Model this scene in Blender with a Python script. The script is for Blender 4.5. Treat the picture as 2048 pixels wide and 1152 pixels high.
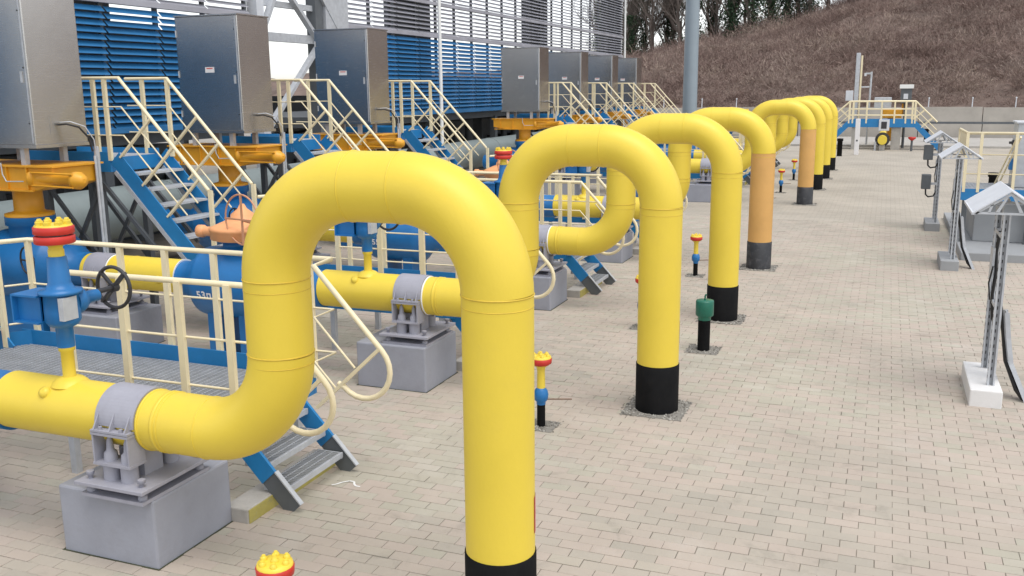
import bpy, math, random
import numpy as np
from mathutils import Vector, Matrix
random.seed(7); rng = np.random.default_rng(7)
for o in list(bpy.data.objects): bpy.data.objects.remove(o)
S = bpy.context.scene
COL = S.collection
PI = math.pi
# ------------------------------------------------------------------ camera
CAM_H = 3.6
def unit(v): return np.array(v, float)/np.linalg.norm(v)
_F = 1885.0
_row = unit([(1780-1024)/_F, (576-172)/_F, 1])
_dn = np.array([(1115-1024)/_F, (576-9400)/_F, 1]); _dn = unit(_dn-_row*(_dn@_row))
_up = -_dn
def _cr(a, b):
    c = np.cross(a*[1, 1, -1], b*[1, 1, -1]); return c*[1, 1, -1]
_x = _cr(_row, _up)
_M = np.array([_x, _row, _up])
R3 = Matrix([[_M[i][0], _M[i][1], -_M[i][2]] for i in range(3)])
cd = bpy.data.cameras.new('camera'); cam = bpy.data.objects.new('camera', cd); COL.objects.link(cam)
cam.matrix_world = Matrix.Translation((0, 0, CAM_H)) @ R3.to_4x4()
cd.sensor_width = 36; cd.lens = 36*_F/2048; cd.clip_start = .1; cd.clip_end = 1500
S.camera = cam
# ------------------------------------------------------------------ sky, sun, exposure
SUN_EL, SUN_AZ = math.radians(70), math.radians(125)      # azimuth clockwise from +Y
W = bpy.data.worlds.new('World'); S.world = W; W.use_nodes = True
nt = W.node_tree; nt.nodes.clear()
sky = nt.nodes.new('ShaderNodeTexSky'); sky.sky_type = 'NISHITA'; sky.sun_disc = False
sky.sun_elevation = SUN_EL; sky.sun_rotation = SUN_AZ; sky.air_density = 1.0; sky.dust_density = 1.0; sky.ozone_density = 1.0
hs = nt.nodes.new('ShaderNodeHueSaturation'); hs.inputs['Saturation'].default_value = .22
bg = nt.nodes.new('ShaderNodeBackground'); bg.inputs['Strength'].default_value = .15
wo = nt.nodes.new('ShaderNodeOutputWorld')
nt.links.new(sky.outputs[0], hs.inputs['Color']); nt.links.new(hs.outputs[0], bg.inputs[0]); nt.links.new(bg.outputs[0], wo.inputs[0])
sd = bpy.data.lights.new('sun', 'SUN'); sd.energy = 1.15; sd.angle = math.radians(40); sd.color = (1, .96, .9)
so = bpy.data.objects.new('sun', sd); COL.objects.link(so)
_d = Vector((math.sin(SUN_AZ)*math.cos(SUN_EL), math.cos(SUN_AZ)*math.cos(SUN_EL), math.sin(SUN_EL)))
so.rotation_euler = _d.to_track_quat('Z', 'Y').to_euler(); so.location = (20, -20, 40)
S.view_settings.view_transform = 'Standard'; S.view_settings.look = 'None'
S.view_settings.exposure = 0.74; S.view_settings.gamma = 1
S.render.engine = 'CYCLES'
# ------------------------------------------------------------------ materials
def nodes(m): return m.node_tree.nodes, m.node_tree.links
def paint(name, rgb, rough=.45, var=.12, scale=3.0, dirt=.0, dirtcol=(.12, .10, .08), metal=0.0, bump=.0, bscale=60, fine=.0, spec=.5, coat=0):
    m = bpy.data.materials.new(name); m.use_nodes = True
    N, L = nodes(m); p = N['Principled BSDF']
    p.inputs['Roughness'].default_value = rough; p.inputs['Metallic'].default_value = metal
    p.inputs['Specular IOR Level'].default_value = spec
    tc = N.new('ShaderNodeTexCoord')
    nz = N.new('ShaderNodeTexNoise'); nz.inputs['Scale'].default_value = scale; nz.inputs['Detail'].default_value = 6; nz.inputs['Roughness'].default_value = .6
    L.new(tc.outputs['Object'], nz.inputs['Vector'])
    mr = N.new('ShaderNodeMapRange'); mr.inputs[1].default_value = .3; mr.inputs[2].default_value = .7
    L.new(nz.outputs[0], mr.inputs[0])
    mx = N.new('ShaderNodeMix'); mx.data_type = 'RGBA'
    mx.inputs[6].default_value = (*[c*(1-var) for c in rgb], 1); mx.inputs[7].default_value = (*[min(1, c*(1+var)) for c in rgb], 1)
    L.new(mr.outputs[0], mx.inputs[0]); out = mx.outputs[2]
    if dirt > 0:
        n2 = N.new('ShaderNodeTexNoise'); n2.inputs['Scale'].default_value = scale*2.7; n2.inputs['Detail'].default_value = 9; n2.inputs['Roughness'].default_value = .72
        L.new(tc.outputs['Object'], n2.inputs['Vector'])
        m2 = N.new('ShaderNodeMapRange'); m2.inputs[1].default_value = .52; m2.inputs[2].default_value = .78; m2.inputs[4].default_value = dirt
        L.new(n2.outputs[0], m2.inputs[0])
        x2 = N.new('ShaderNodeMix'); x2.data_type = 'RGBA'; x2.inputs[7].default_value = (*dirtcol, 1)
        L.new(m2.outputs[0], x2.inputs[0]); L.new(out, x2.inputs[6]); out = x2.outputs[2]
    L.new(out, p.inputs['Base Color'])
    rr = N.new('ShaderNodeMapRange'); rr.inputs[3].default_value = max(.05, rough-.08); rr.inputs[4].default_value = min(1, rough+.1)
    L.new(nz.outputs[0], rr.inputs[0]); L.new(rr.outputs[0], p.inputs['Roughness'])
    if bump > 0:
        n3 = N.new('ShaderNodeTexNoise'); n3.inputs['Scale'].default_value = bscale; n3.inputs['Detail'].default_value = 4
        L.new(tc.outputs['Object'], n3.inputs['Vector'])
        b = N.new('ShaderNodeBump'); b.inputs['Strength'].default_value = bump; b.inputs['Distance'].default_value = .01
        L.new(n3.outputs[0], b.inputs['Height']); L.new(b.outputs[0], p.inputs['Normal'])
    return m
YEL = paint('yellow_pipe_paint', (.77, .578, .058), .45, .045, 1.2, .16, (.60, .43, .09), bump=.08, bscale=45)
ORA = paint('ochre_primer_paint', (.66, .37, .115), .5, .08, 1.5, .15, (.5, .3, .12), bump=.05)
BLK = paint('black_bitumen', (.008, .008, .0085), .6, .3, 4, .35, (.016, .015, .014), bump=.2, bscale=25, spec=.08)
BLKG = paint('scuffed_bitumen', (.025, .026, .03), .5, .3, 3, .85, (.13, .13, .135), bump=.2, bscale=25)
BLU = paint('valve_blue_paint', (.012, .15, .40), .38, .12, 2.5, .15, (.02, .07, .2))
BLU2 = paint('walkway_blue_paint', (.015, .19, .45), .42, .12, 2.5, .15, (.03, .1, .22))
CRM = paint('cream_rail_paint', (.80, .70, .47), .45, .05, 4, .12, (.5, .4, .25))
AYE = paint('actuator_yellow', (.72, .34, .02), .42, .1, 3, .15, (.4, .2, .05))
SAL = paint('faded_orange_paint', (.80, .37, .16), .5, .1, 4, .25, (.75, .5, .36))
RED = paint('flange_red_paint', (.55, .03, .02), .42, .1, 5, .15, (.3, .02, .02))
GRN = paint('green_cap_paint', (.01, .13, .085), .4, .1, 5)
PLG = paint('plinth_grey_paint', (.30, .31, .355), .6, .08, 2.2, .35, (.225, .22, .225), bump=.25, bscale=22)
SGR = paint('saddle_grey_paint', (.33, .33, .38), .5, .08, 6, .2, (.2, .19, .2))
WLD = paint('weld_shadow_yellow', (.66, .46, .045), .5, .15, 9, .4, (.42, .29, .05))  # darker, dirtier yellow; the weld shadow lines are put into the colour
WHP = paint('white_strip', (.8, .8, .78), .5, .04)
GAL = paint('galvanised_steel', (.50, .52, .55), .45, .12, 8, .2, (.38, .38, .39), metal=.25)
DGR = paint('dark_grey_steel', (.10, .11, .12), .55, .15, 4)
IRN = paint('handwheel_iron', (.035, .035, .04), .45, .15, 9)
COP = paint('copper_ring', (.55, .27, .15), .4, .1, 9)
CON = paint('concrete', (.40, .38, .35), .85, .12, 2.5, .45, (.25, .23, .2), bump=.3, bscale=30)
CONY = paint('worn_yellow_concrete', (.42, .36, .10), .85, .15, 5, .75, (.30, .28, .22), bump=.3, bscale=30)
WCON = paint('whitewashed_concrete', (.72, .71, .70), .8, .05, 3, .15, (.5, .49, .47), bump=.15, bscale=40)
GCON = paint('grey_painted_concrete', (.30, .31, .32), .7, .08, 1.5, .2, (.24, .24, .25))
RUB = paint('black_cable', (.015, .015, .016), .5, .2)
WHS = paint('white_steel', (.62, .64, .68), .45, .08, 3, .15, (.45, .45, .48))
MAST = paint('mast_grey_blue', (.26, .31, .35), .5, .08, .6, .2, (.2, .24, .27))
WALLC = paint('retaining_wall_concrete', (.40, .37, .33), .9, .15, .5, .6, (.28, .26, .23), bump=.2, bscale=6)
SLB = paint('louvre_blue', (.03, .17, .38), .3, .2, .8)
SLG = paint('louvre_grey', (.36, .36, .40), .35, .15, .8)
HDR = paint('header_pipe_grey', (.22, .26, .26), .5, .1, 1.5, .2, (.12, .14, .14))
TAG = paint('label_white', (.78, .76, .76), .5, .02)
TAGR = paint('label_red', (.6, .12, .1), .5, .05)
DRT = paint('joint_dirt', (.23, .205, .17), .95, .35, 1.3, .5, (.10, .09, .07))
# brushed stainless
SST = bpy.data.materials.new('brushed_stainless'); SST.use_nodes = True
N, L = nodes(SST); p = N['Principled BSDF']; p.inputs['Metallic'].default_value = 1
tc = N.new('ShaderNodeTexCoord'); mp = N.new('ShaderNodeMapping'); mp.inputs['Scale'].default_value = (2, 2, 160)
nz = N.new('ShaderNodeTexNoise'); nz.inputs['Scale'].default_value = 2; nz.inputs['Detail'].default_value = 5
n2 = N.new('ShaderNodeTexNoise'); n2.inputs['Scale'].default_value = 1.1; n2.inputs['Detail'].default_value = 3
L.new(tc.outputs['Object'], mp.inputs[0]); L.new(mp.outputs[0], nz.inputs['Vector']); L.new(tc.outputs['Object'], n2.inputs['Vector'])
mr = N.new('ShaderNodeMapRange'); mr.inputs[3].default_value = .22; mr.inputs[4].default_value = .30; L.new(nz.outputs[0], mr.inputs[0]); L.new(mr.outputs[0], p.inputs['Roughness'])
mx = N.new('ShaderNodeMix'); mx.data_type = 'RGBA'; mx.inputs[6].default_value = (.46, .455, .45, 1); mx.inputs[7].default_value = (.62, .59, .56, 1)
L.new(n2.outputs[0], mx.inputs[0]); L.new(mx.outputs[2], p.inputs['Base Color'])
bp = N.new('ShaderNodeBump'); bp.inputs['Strength'].default_value = .10; bp.inputs['Distance'].default_value = .03
L.new(n2.outputs[0], bp.inputs['Height']); L.new(bp.outputs[0], p.inputs['Normal'])

def attr_mat(name, c0, c1, rough=.85, spotty=.0, bump=.3, bscale=60, extra=None, stain=0):
    m = bpy.data.materials.new(name); m.use_nodes = True
    N, L = nodes(m); p = N['Principled BSDF']; p.inputs['Roughness'].default_value = rough; p.inputs['Specular IOR Level'].default_value = .3
    at = N.new('ShaderNodeAttribute'); at.attribute_name = 'tint'
    cr = N.new('ShaderNodeValToRGB'); cr.color_ramp.elements[0].color = (*c0, 1); cr.color_ramp.elements[1].color = (*c1, 1)
    if extra:
        for pos, c in extra:
            e = cr.color_ramp.elements.new(pos); e.color = (*c, 1)
    L.new(at.outputs['Fac'], cr.inputs[0])
    tc = N.new('ShaderNodeNewGeometry')
    nz = N.new('ShaderNodeTexNoise'); nz.inputs['Scale'].default_value = .6; nz.inputs['Detail'].default_value = 8; nz.inputs['Roughness'].default_value = .65
    L.new(tc.outputs['Position'], nz.inputs['Vector'])
    mr = N.new('ShaderNodeMapRange'); mr.inputs[1].default_value = .3; mr.inputs[2].default_value = .7; mr.inputs[3].default_value = 1-spotty; mr.inputs[4].default_value = 1+spotty
    L.new(nz.outputs[0], mr.inputs[0])
    mu = N.new('ShaderNodeMix'); mu.data_type = 'RGBA'; mu.blend_type = 'MULTIPLY'; mu.inputs[0].default_value = 1
    L.new(cr.outputs[0], mu.inputs[6]); L.new(mr.outputs[0], mu.inputs[7]); last = mu.outputs[2]
    if stain:
        n5 = N.new('ShaderNodeTexNoise'); n5.inputs['Scale'].default_value = 1.9; n5.inputs['Detail'].default_value = 10; n5.inputs['Roughness'].default_value = .7; n5.inputs['Distortion'].default_value = .6
        L.new(tc.outputs['Position'], n5.inputs['Vector'])
        m5 = N.new('ShaderNodeMapRange'); m5.inputs[1].default_value = .56; m5.inputs[2].default_value = .74; m5.inputs[4].default_value = stain
        L.new(n5.outputs[0], m5.inputs[0])
        x5 = N.new('ShaderNodeMix'); x5.data_type = 'RGBA'; x5.inputs[7].default_value = (.20, .185, .155, 1)
        L.new(m5.outputs[0], x5.inputs[0]); L.new(last, x5.inputs[6])
        n6 = N.new('ShaderNodeTexNoise'); n6.inputs['Scale'].default_value = 1.1; n6.inputs['Detail'].default_value = 8; n6.inputs['Roughness'].default_value = .65; n6.noise_dimensions = '4D'; n6.inputs['W'].default_value = 3.7
        L.new(tc.outputs['Position'], n6.inputs['Vector'])
        m6 = N.new('ShaderNodeMapRange'); m6.inputs[1].default_value = .56; m6.inputs[2].default_value = .72; m6.inputs[4].default_value = stain*.8
        L.new(n6.outputs[0], m6.inputs[0])
        x6 = N.new('ShaderNodeMix'); x6.data_type = 'RGBA'; x6.inputs[7].default_value = (.52, .49, .44, 1)
        L.new(m6.outputs[0], x6.inputs[0]); L.new(x5.outputs[2], x6.inputs[6]); last = x6.outputs[2]
    L.new(last, p.inputs['Base Color'])
    if bump:
        n3 = N.new('ShaderNodeTexNoise'); n3.inputs['Scale'].default_value = bscale; n3.inputs['Detail'].default_value = 5
        L.new(tc.outputs['Position'], n3.inputs['Vector'])
        b = N.new('ShaderNodeBump'); b.inputs['Strength'].default_value = bump; b.inputs['Distance'].default_value = .006
        L.new(n3.outputs[0], b.inputs['Height']); L.new(b.outputs[0], p.inputs['Normal'])
    return m
PAVX = [(.3, (.405, .362, .305)), (.5, (.435, .368, .315)), (.7, (.395, .368, .30))]
PAV = attr_mat('paver_concrete', (.355, .325, .275), (.45, .412, .35), .88, .10, .35, 90, PAVX, stain=.5)
GRV = attr_mat('gravel_stone', (.13, .12, .105), (.42, .40, .36), .9, .1, 0)
SHR = attr_mat('bare_shrub', (.125, .086, .074), (.41, .325, .265), .95, .2, 0, extra=[(.35, (.225, .155, .134)), (.6, (.28, .205, .175)), (.8, (.315, .25, .215))])
BRK = attr_mat('tree_bark', (.09, .075, .065), (.24, .20, .175), .95, .15, 0)
IVY = attr_mat('ivy_leaf', (.014, .032, .016), (.055, .10, .05), .7, .1, 0)
# far paving sheet
PAF = bpy.data.materials.new('paver_far'); PAF.use_nodes = True
N, L = nodes(PAF); p = N['Principled BSDF']; p.inputs['Roughness'].default_value = .9; p.inputs['Specular IOR Level'].default_value = .3
tc = N.new('ShaderNodeTexCoord'); br = N.new('ShaderNodeTexBrick')
br.inputs['Scale'].default_value = 1; br.inputs['Brick Width'].default_value = .264; br.inputs['Row Height'].default_value = .13; br.inputs['Mortar Size'].default_value = .005
br.inputs['Color1'].default_value = (.38, .348, .295, 1); br.inputs['Color2'].default_value = (.43, .383, .325, 1); br.inputs['Mortar'].default_value = (.26, .24, .2, 1)
L.new(tc.outputs['Object'], br.inputs['Vector'])
nz = N.new('ShaderNodeTexNoise'); nz.inputs['Scale'].default_value = .5; nz.inputs['Detail'].default_value = 8; L.new(tc.outputs['Object'], nz.inputs['Vector'])
mr = N.new('ShaderNodeMapRange'); mr.inputs[1].default_value = .3; mr.inputs[2].default_value = .7; mr.inputs[3].default_value = .88; mr.inputs[4].default_value = 1.1; L.new(nz.outputs[0], mr.inputs[0])
mu = N.new('ShaderNodeMix'); mu.data_type = 'RGBA'; mu.blend_type = 'MULTIPLY'; mu.inputs[0].default_value = 1
L.new(br.outputs[0], mu.inputs[6]); L.new(mr.outputs[0], mu.inputs[7]); L.new(mu.outputs[2], p.inputs['Base Color'])
# hill soil
HIL = paint('hill_soil', (.15, .108, .09), .95, .35, .25, .5, (.05, .04, .03), bump=.6, bscale=1.5)
GRD = paint('yard_ground', (.30, .28, .25), .95, .2, .3, .3, (.2, .19, .17))
# ------------------------------------------------------------------ mesh helpers
ORG = {}
V3 = lambda *a: Vector(a)
def frame(d):
    d = Vector(d).normalized(); a = V3(0, 0, 1) if abs(d.z) < .95 else V3(1, 0, 0)
    u = d.cross(a).normalized(); return u, d.cross(u).normalized()
class MB:
    def __init__(s): s.v = []; s.f = []; s.s = []
    def add(s, vs, fs, sm=False):
        b = len(s.v); s.v += [tuple(q) for q in vs]
        s.f += [tuple(b+i for i in q) for q in fs]; s.s += [sm]*len(fs); return s
    def hexa(s, c): return s.add(c, [(0, 3, 2, 1), (4, 5, 6, 7), (0, 1, 5, 4), (1, 2, 6, 5), (2, 3, 7, 6), (3, 0, 4, 7)])
    def box(s, x0, x1, y0, y1, z0, z1):
        return s.hexa([(x0, y0, z0), (x1, y0, z0), (x1, y1, z0), (x0, y1, z0), (x0, y0, z1), (x1, y0, z1), (x1, y1, z1), (x0, y1, z1)])
    def bar(s, p0, p1, w, h, side=None):      # w along 'side', h across
        p0, p1 = Vector(p0), Vector(p1); d = (p1-p0).normalized()
        if side is None: u, n = frame(d)
        else:
            u = Vector(side); u = (u-d*u.dot(d)).normalized(); n = d.cross(u)
        u = u*w/2; n = n*h/2
        return s.hexa([p0-u-n, p0+u-n, p0+u+n, p0-u+n, p1-u-n, p1+u-n, p1+u+n, p1-u+n])
    def cyl(s, p0, p1, r0, r1=None, n=20, caps=True, sm=True):
        p0, p1 = Vector(p0), Vector(p1); r1 = r0 if r1 is None else r1
        u, w = frame(p1-p0); vs = []
        for p_, r in ((p0, r0), (p1, r1)):
            for i in range(n):
                a = 2*PI*i/n; vs.append(p_+(u*math.cos(a)+w*math.sin(a))*r)
        s.add(vs, [(i, (i+1) % n, n+(i+1) % n, n+i) for i in range(n)], sm)
        if caps:
            s.add(vs[:n], [tuple(range(n))[::-1]]); s.add(vs[n:], [tuple(range(n))])
        return s
    def tube(s, path, r, n=10, closed=False, caps=True):
        P = [Vector(q) for q in path]; m = len(P); vs = []
        T = []
        for i in range(m):
            a = P[(i-1) % m] if (closed or i > 0) else P[0]; b = P[(i+1) % m] if (closed or i < m-1) else P[-1]
            T.append((b-a).normalized())
        u, _ = frame(T[0])
        for i in range(m):
            u = (u-T[i]*u.dot(T[i])).normalized(); w = T[i].cross(u)
            rr = r[i] if isinstance(r, (list, tuple)) else r
            for k in range(n):
                a = 2*PI*k/n; vs.append(P[i]+(u*math.cos(a)+w*math.sin(a))*rr)
        fs = []
        for i in range(m if closed else m-1):
            j = (i+1) % m
            for k in range(n): fs.append((i*n+k, i*n+(k+1) % n, j*n+(k+1) % n, j*n+k))
        s.add(vs, fs, True)
        if caps and not closed:
            s.add(vs[:n], [tuple(range(n))[::-1]]); s.add(vs[-n:], [tuple(range(n))])
        return s
    def ring(s, c, ax, R, r, nR=28, nr=8):
        u, w = frame(ax); c = Vector(c)
        return s.tube([c+(u*math.cos(2*PI*i/nR)+w*math.sin(2*PI*i/nR))*R for i in range(nR)], r, nr, closed=True)
    def lathe(s, o, ax, prof, n=28, sm=True):
        o = Vector(o); ax = Vector(ax).normalized(); u, w = frame(ax); vs = []
        for r, t in prof:
            for i in range(n):
                a = 2*PI*i/n; vs.append(o+ax*t+(u*math.cos(a)+w*math.sin(a))*r)
        fs = []
        for j in range(len(prof)-1):
            for i in range(n): fs.append((j*n+i, j*n+(i+1) % n, (j+1)*n+(i+1) % n, (j+1)*n+i))
        s.add(vs, fs, sm); m = len(prof)-1
        s.add(vs[:n], [tuple(range(n))[::-1]]); s.add(vs[m*n:], [tuple(range(n))]); return s
    def prism(s, poly, y0, y1):               # poly in (x,z), extruded along y
        n = len(poly); vs = [(x, y0, z) for x, z in poly]+[(x, y1, z) for x, z in poly]
        s.add(vs, [(i, (i+1) % n, n+(i+1) % n, n+i) for i in range(n)]+[tuple(range(n))[::-1], tuple(range(n, 2*n))]); return s
    def build(s, name, mat, parent=None, origin=None, bevel=0, kind=None):
        o_ = ORG[parent] if parent is not None else Vector(origin or (0, 0, 0))
        me = bpy.data.meshes.new(name); me.from_pydata([(q[0]-o_.x, q[1]-o_.y, q[2]-o_.z) for q in s.v], [], s.f)
        me.polygons.foreach_set('use_smooth', s.s); me.materials.append(mat); me.update()
        import bmesh
        bm = bmesh.new(); bm.from_mesh(me); bmesh.ops.recalc_face_normals(bm, faces=bm.faces); bm.to_mesh(me); bm.free()
        ob = bpy.data.objects.new(name, me); COL.objects.link(ob)
        if parent is not None: ob.parent = parent
        else: ob.location = o_
        ORG[ob] = o_
        if bevel:
            b = ob.modifiers.new('bevel', 'BEVEL'); b.width = bevel; b.segments = 2; b.limit_method = 'ANGLE'
        if kind: ob['kind'] = kind
        return ob
def tag(o, label, cat, group=None):
    o['label'] = label; o['category'] = cat
    if group: o['group'] = group
    return o
def thing(name, label, cat, loc, group=None):
    e = bpy.data.objects.new(name, None); COL.objects.link(e); e.location = loc; e.empty_display_size = .1
    ORG[e] = Vector(loc); return tag(e, label, cat, group)
KIDS = {}
def kids(o): return [c for c in ALL() if c.parent == o]
def ALL(): return list(bpy.data.objects)
def copy_thing(root, dloc, label, skip=()):
    ch = {}
    for c in bpy.data.objects:
        if c.parent: ch.setdefault(c.parent.name, []).append(c)
    def rec(o, par):
        c = o.copy(); COL.objects.link(c)
        if par is None: c.location = o.location+Vector(dloc); c['label'] = label
        else: c.parent = par
        for k in list(ch.get(o.name, [])):
            if k.name.split('.')[0] not in skip: rec(k, c)
        return c
    return rec(root, None)
def struct(ob): ob['kind'] = 'structure'; return ob
def fast_mesh(name, verts, faces, mat, tint=None, smooth=False, origin=(0, 0, 0), kind=None, parent=None):
    verts = np.asarray(verts, np.float32)-np.array(origin, np.float32); faces = np.asarray(faces, np.int32); k = faces.shape[1]
    me = bpy.data.meshes.new(name); me.vertices.add(len(verts)); me.vertices.foreach_set('co', verts.ravel())
    me.loops.add(faces.size); me.loops.foreach_set('vertex_index', faces.ravel())
    me.polygons.add(len(faces)); me.polygons.foreach_set('loop_start', np.arange(0, faces.size, k, dtype=np.int32))
    me.polygons.foreach_set('loop_total', np.full(len(faces), k, np.int32))
    me.polygons.foreach_set('use_smooth', np.full(len(faces), smooth)); me.update(calc_edges=True); me.materials.append(mat)
    if tint is not None:
        a = me.attributes.new('tint', 'FLOAT', 'FACE'); a.data.foreach_set('value', np.asarray(tint, np.float32))
    ob = bpy.data.objects.new(name, me); COL.objects.link(ob)
    if parent is not None: ob.parent = parent
    else: ob.location = origin
    if kind: ob['kind'] = kind
    return ob
# ------------------------------------------------------------------ line positions
YL = [5.45, 10.2, 14.8, 19.4, 30.75, 35.4, 39.8, 44.0]
NTH = ['nearest', 'second', 'third', 'fourth', 'fifth', 'sixth', 'seventh', 'farthest']
PR = .235
# ================================================================== SETTING
struct(MB().add([(-300, -60, -.05), (300, -60, -.05), (300, 500, -.05), (-300, 500, -.05)], [(0, 1, 2, 3)]).build('ground', GRD))
pavement = struct(MB().add([(-40, -12, -.009), (40, -12, -.009), (40, 70, -.009), (-40, 70, -.009)], [(0, 1, 2, 3)]).build('pavement', DRT))
# pavers: near ones as real blocks
PW, PH, J = .264, .13, .0045
YB = 27.0
def paver_cells():
    out = []
    y = 2.6; row = 0
    while y < YB:
        x0 = -(y*1.28+1.0); x0 = max(x0, -13.5); x1 = y*.21+1.6
        k = math.floor(x0/PW); off = (row % 2)*PW/2
        while k*PW+off < x1:
            out.append((k*PW+off, y)); k += 1
        y += PH; row += 1
    return np.array(out)
cells = paver_cells()
ctr = cells+np.array([PW/2, PH/2])
# which pavers show largest: project roughly, in frame, nearest first
Cw = np.column_stack([ctr[:, 0], ctr[:, 1], np.full(len(ctr), -CAM_H)])@_M
u_ = 1024+_F*Cw[:, 0]/Cw[:, 2]; v_ = 576-_F*Cw[:, 1]/Cw[:, 2]
inframe = (Cw[:, 2] > 0) & (u_ > 10) & (u_ < 2040) & (v_ < 1145) & (v_ > 0)
def behind(c):      # hidden by the first plinth, riser
    return (c[:, 0] > -6.3) & (c[:, 0] < -4.95) & (c[:, 1] > 5.0) & (c[:, 1] < 7.6)
order = np.argsort(Cw[:, 2]+1e6*(~inframe)+1e6*behind(ctr))
ind = set(order[:300].tolist())
PB = .002
def paver_block(n):
    """8 lower+top verts with a chamfered top"""
    x0, x1, y0, y1 = J/2, PW-J/2, J/2, PH-J/2
    return np.array([(x0, y0, -.02), (x1, y0, -.02), (x1, y1, -.02), (x0, y1, -.02),
                     (x0, y0, -PB), (x1, y0, -PB), (x1, y1, -PB), (x0, y1, -PB),
                     (x0+PB, y0+PB, 0), (x1-PB, y0+PB, 0), (x1-PB, y1-PB, 0), (x0+PB, y1-PB, 0)])
PF = np.array([(0, 1, 5, 4), (1, 2, 6, 5), (2, 3, 7, 6), (3, 0, 4, 7), (4, 5, 9, 8), (5, 6, 10, 9), (6, 7, 11, 10), (7, 4, 8, 11), (8, 9, 10, 11)])
base_pv = paver_block(0)
rest = [i for i in range(len(cells)) if i not in ind]
n = len(rest); cc = cells[rest]
vv = np.repeat(base_pv[None], n, 0); vv[:, :, 0] += cc[:, 0, None]+rng.normal(0, .0012, (n, 1)); vv[:, :, 1] += cc[:, 1, None]+rng.normal(0, .0010, (n, 1))
zt = rng.normal(0, .0013, (n, 1)); tx = rng.normal(0, .004, (n, 1)); ty = rng.normal(0, .006, (n, 1))
vv[:, 4:, 2] += zt+tx*(base_pv[4:, 0]-PW/2)[None]+ty*(base_pv[4:, 1]-PH/2)[None]
ff = (PF[None]+(np.arange(n)*12)[:, None, None]).reshape(-1, 4)
def pav_tint(xy):      # blotchy batches plus per-stone scatter
    b = .5+.22*np.sin(xy[:, 0]*.9+1.3*np.sin(xy[:, 1]*.5))*np.cos(xy[:, 1]*.7+.8)
    return np.clip(b+rng.normal(0, .13, len(xy)), 0, 1)
pv_rest = fast_mesh('paver_field', vv.reshape(-1, 3), ff, PAV, np.repeat(pav_tint(cc), 9), kind='stuff', parent=pavement)
PVM = []
for t in range(12):
    q = base_pv.copy(); q[4:, 2] += rng.normal(0, .0012)+rng.normal(0, .004)*(q[4:, 0]-PW/2)+rng.normal(0, .006)*(q[4:, 1]-PH/2)
    ob = fast_mesh('paver', q, PF, PAV, np.full(9, (t+.5)/12)); PVM.append(ob.data); bpy.data.objects.remove(ob)
pt = pav_tint(cells)
for i in sorted(ind):
    o = bpy.data.objects.new('paver', PVM[int(min(11, pt[i]*12))]); COL.objects.link(o); o.parent = pavement
    o.location = (cells[i][0]+random.gauss(0, .0012), cells[i][1]+random.gauss(0, .001), 0)
pf = MB().add([(-40, YB, -.002), (40, YB, -.002), (40, 70, -.002), (-40, 70, -.002)], [(0, 1, 2, 3)]).build('paving_far', PAF); struct(pf)
# ---- retaining wall and hill
def retaining():
    t = thing('retaining_wall', 'long pale concrete retaining wall at the foot of the brown hill', 'wall', (0, 72, 0))
    x = -30.0
    i = 0
    while x < 40:
        MB().box(x, x+3.95, 72.0, 72.35, 1.16, 2.12+.02*(i % 3)).build('upper_panel', WALLC, t)
        MB().box(x+.02, x+3.97, 71.9, 72.4, -.02, 1.02).build('lower_panel', WALLC, t)
        x += 4.0; i += 1
    MB().box(-30, 40, 71.98, 72.3, 1.0, 1.17).build('joint_ledge', DGR, t)
retaining()
def crest(x): return np.clip(6.9+(x+29)*.178+.13*np.clip(x+15, 0, 40), 5.5, 30)
def hill_z(x, y):
    t = np.clip((y-73)/40.0, 0, 1.6)
    s = np.where(t < 1, t**.8, 1+(t-1)*.05)
    return 1.6+(crest(x)-1.6)*s+.5*np.sin(x*.35+y*.21)*np.sin(y*.27)*np.clip(t*3, 0, 1)+.35*np.sin(x*.9+2)*np.cos(y*.6+x*.2)*np.clip(t*3, 0, 1)
gx = np.linspace(-75, 75, 150); gy = np.concatenate([np.linspace(72.3, 118, 60), np.linspace(120, 260, 12)])
GX, GY = np.meshgrid(gx, gy); GZ = hill_z(GX, GY)+rng.normal(0, .12, GX.shape)*(GY > 74)
nx = len(gx); idx = np.arange(GX.size).reshape(GX.shape)
hf = np.stack([idx[:-1, :-1], idx[:-1, 1:], idx[1:, 1:], idx[1:, :-1]], -1).reshape(-1, 4)
hill = struct(fast_mesh('hill', np.stack([GX, GY, GZ], -1).reshape(-1, 3), hf, HIL, smooth=True))
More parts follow.
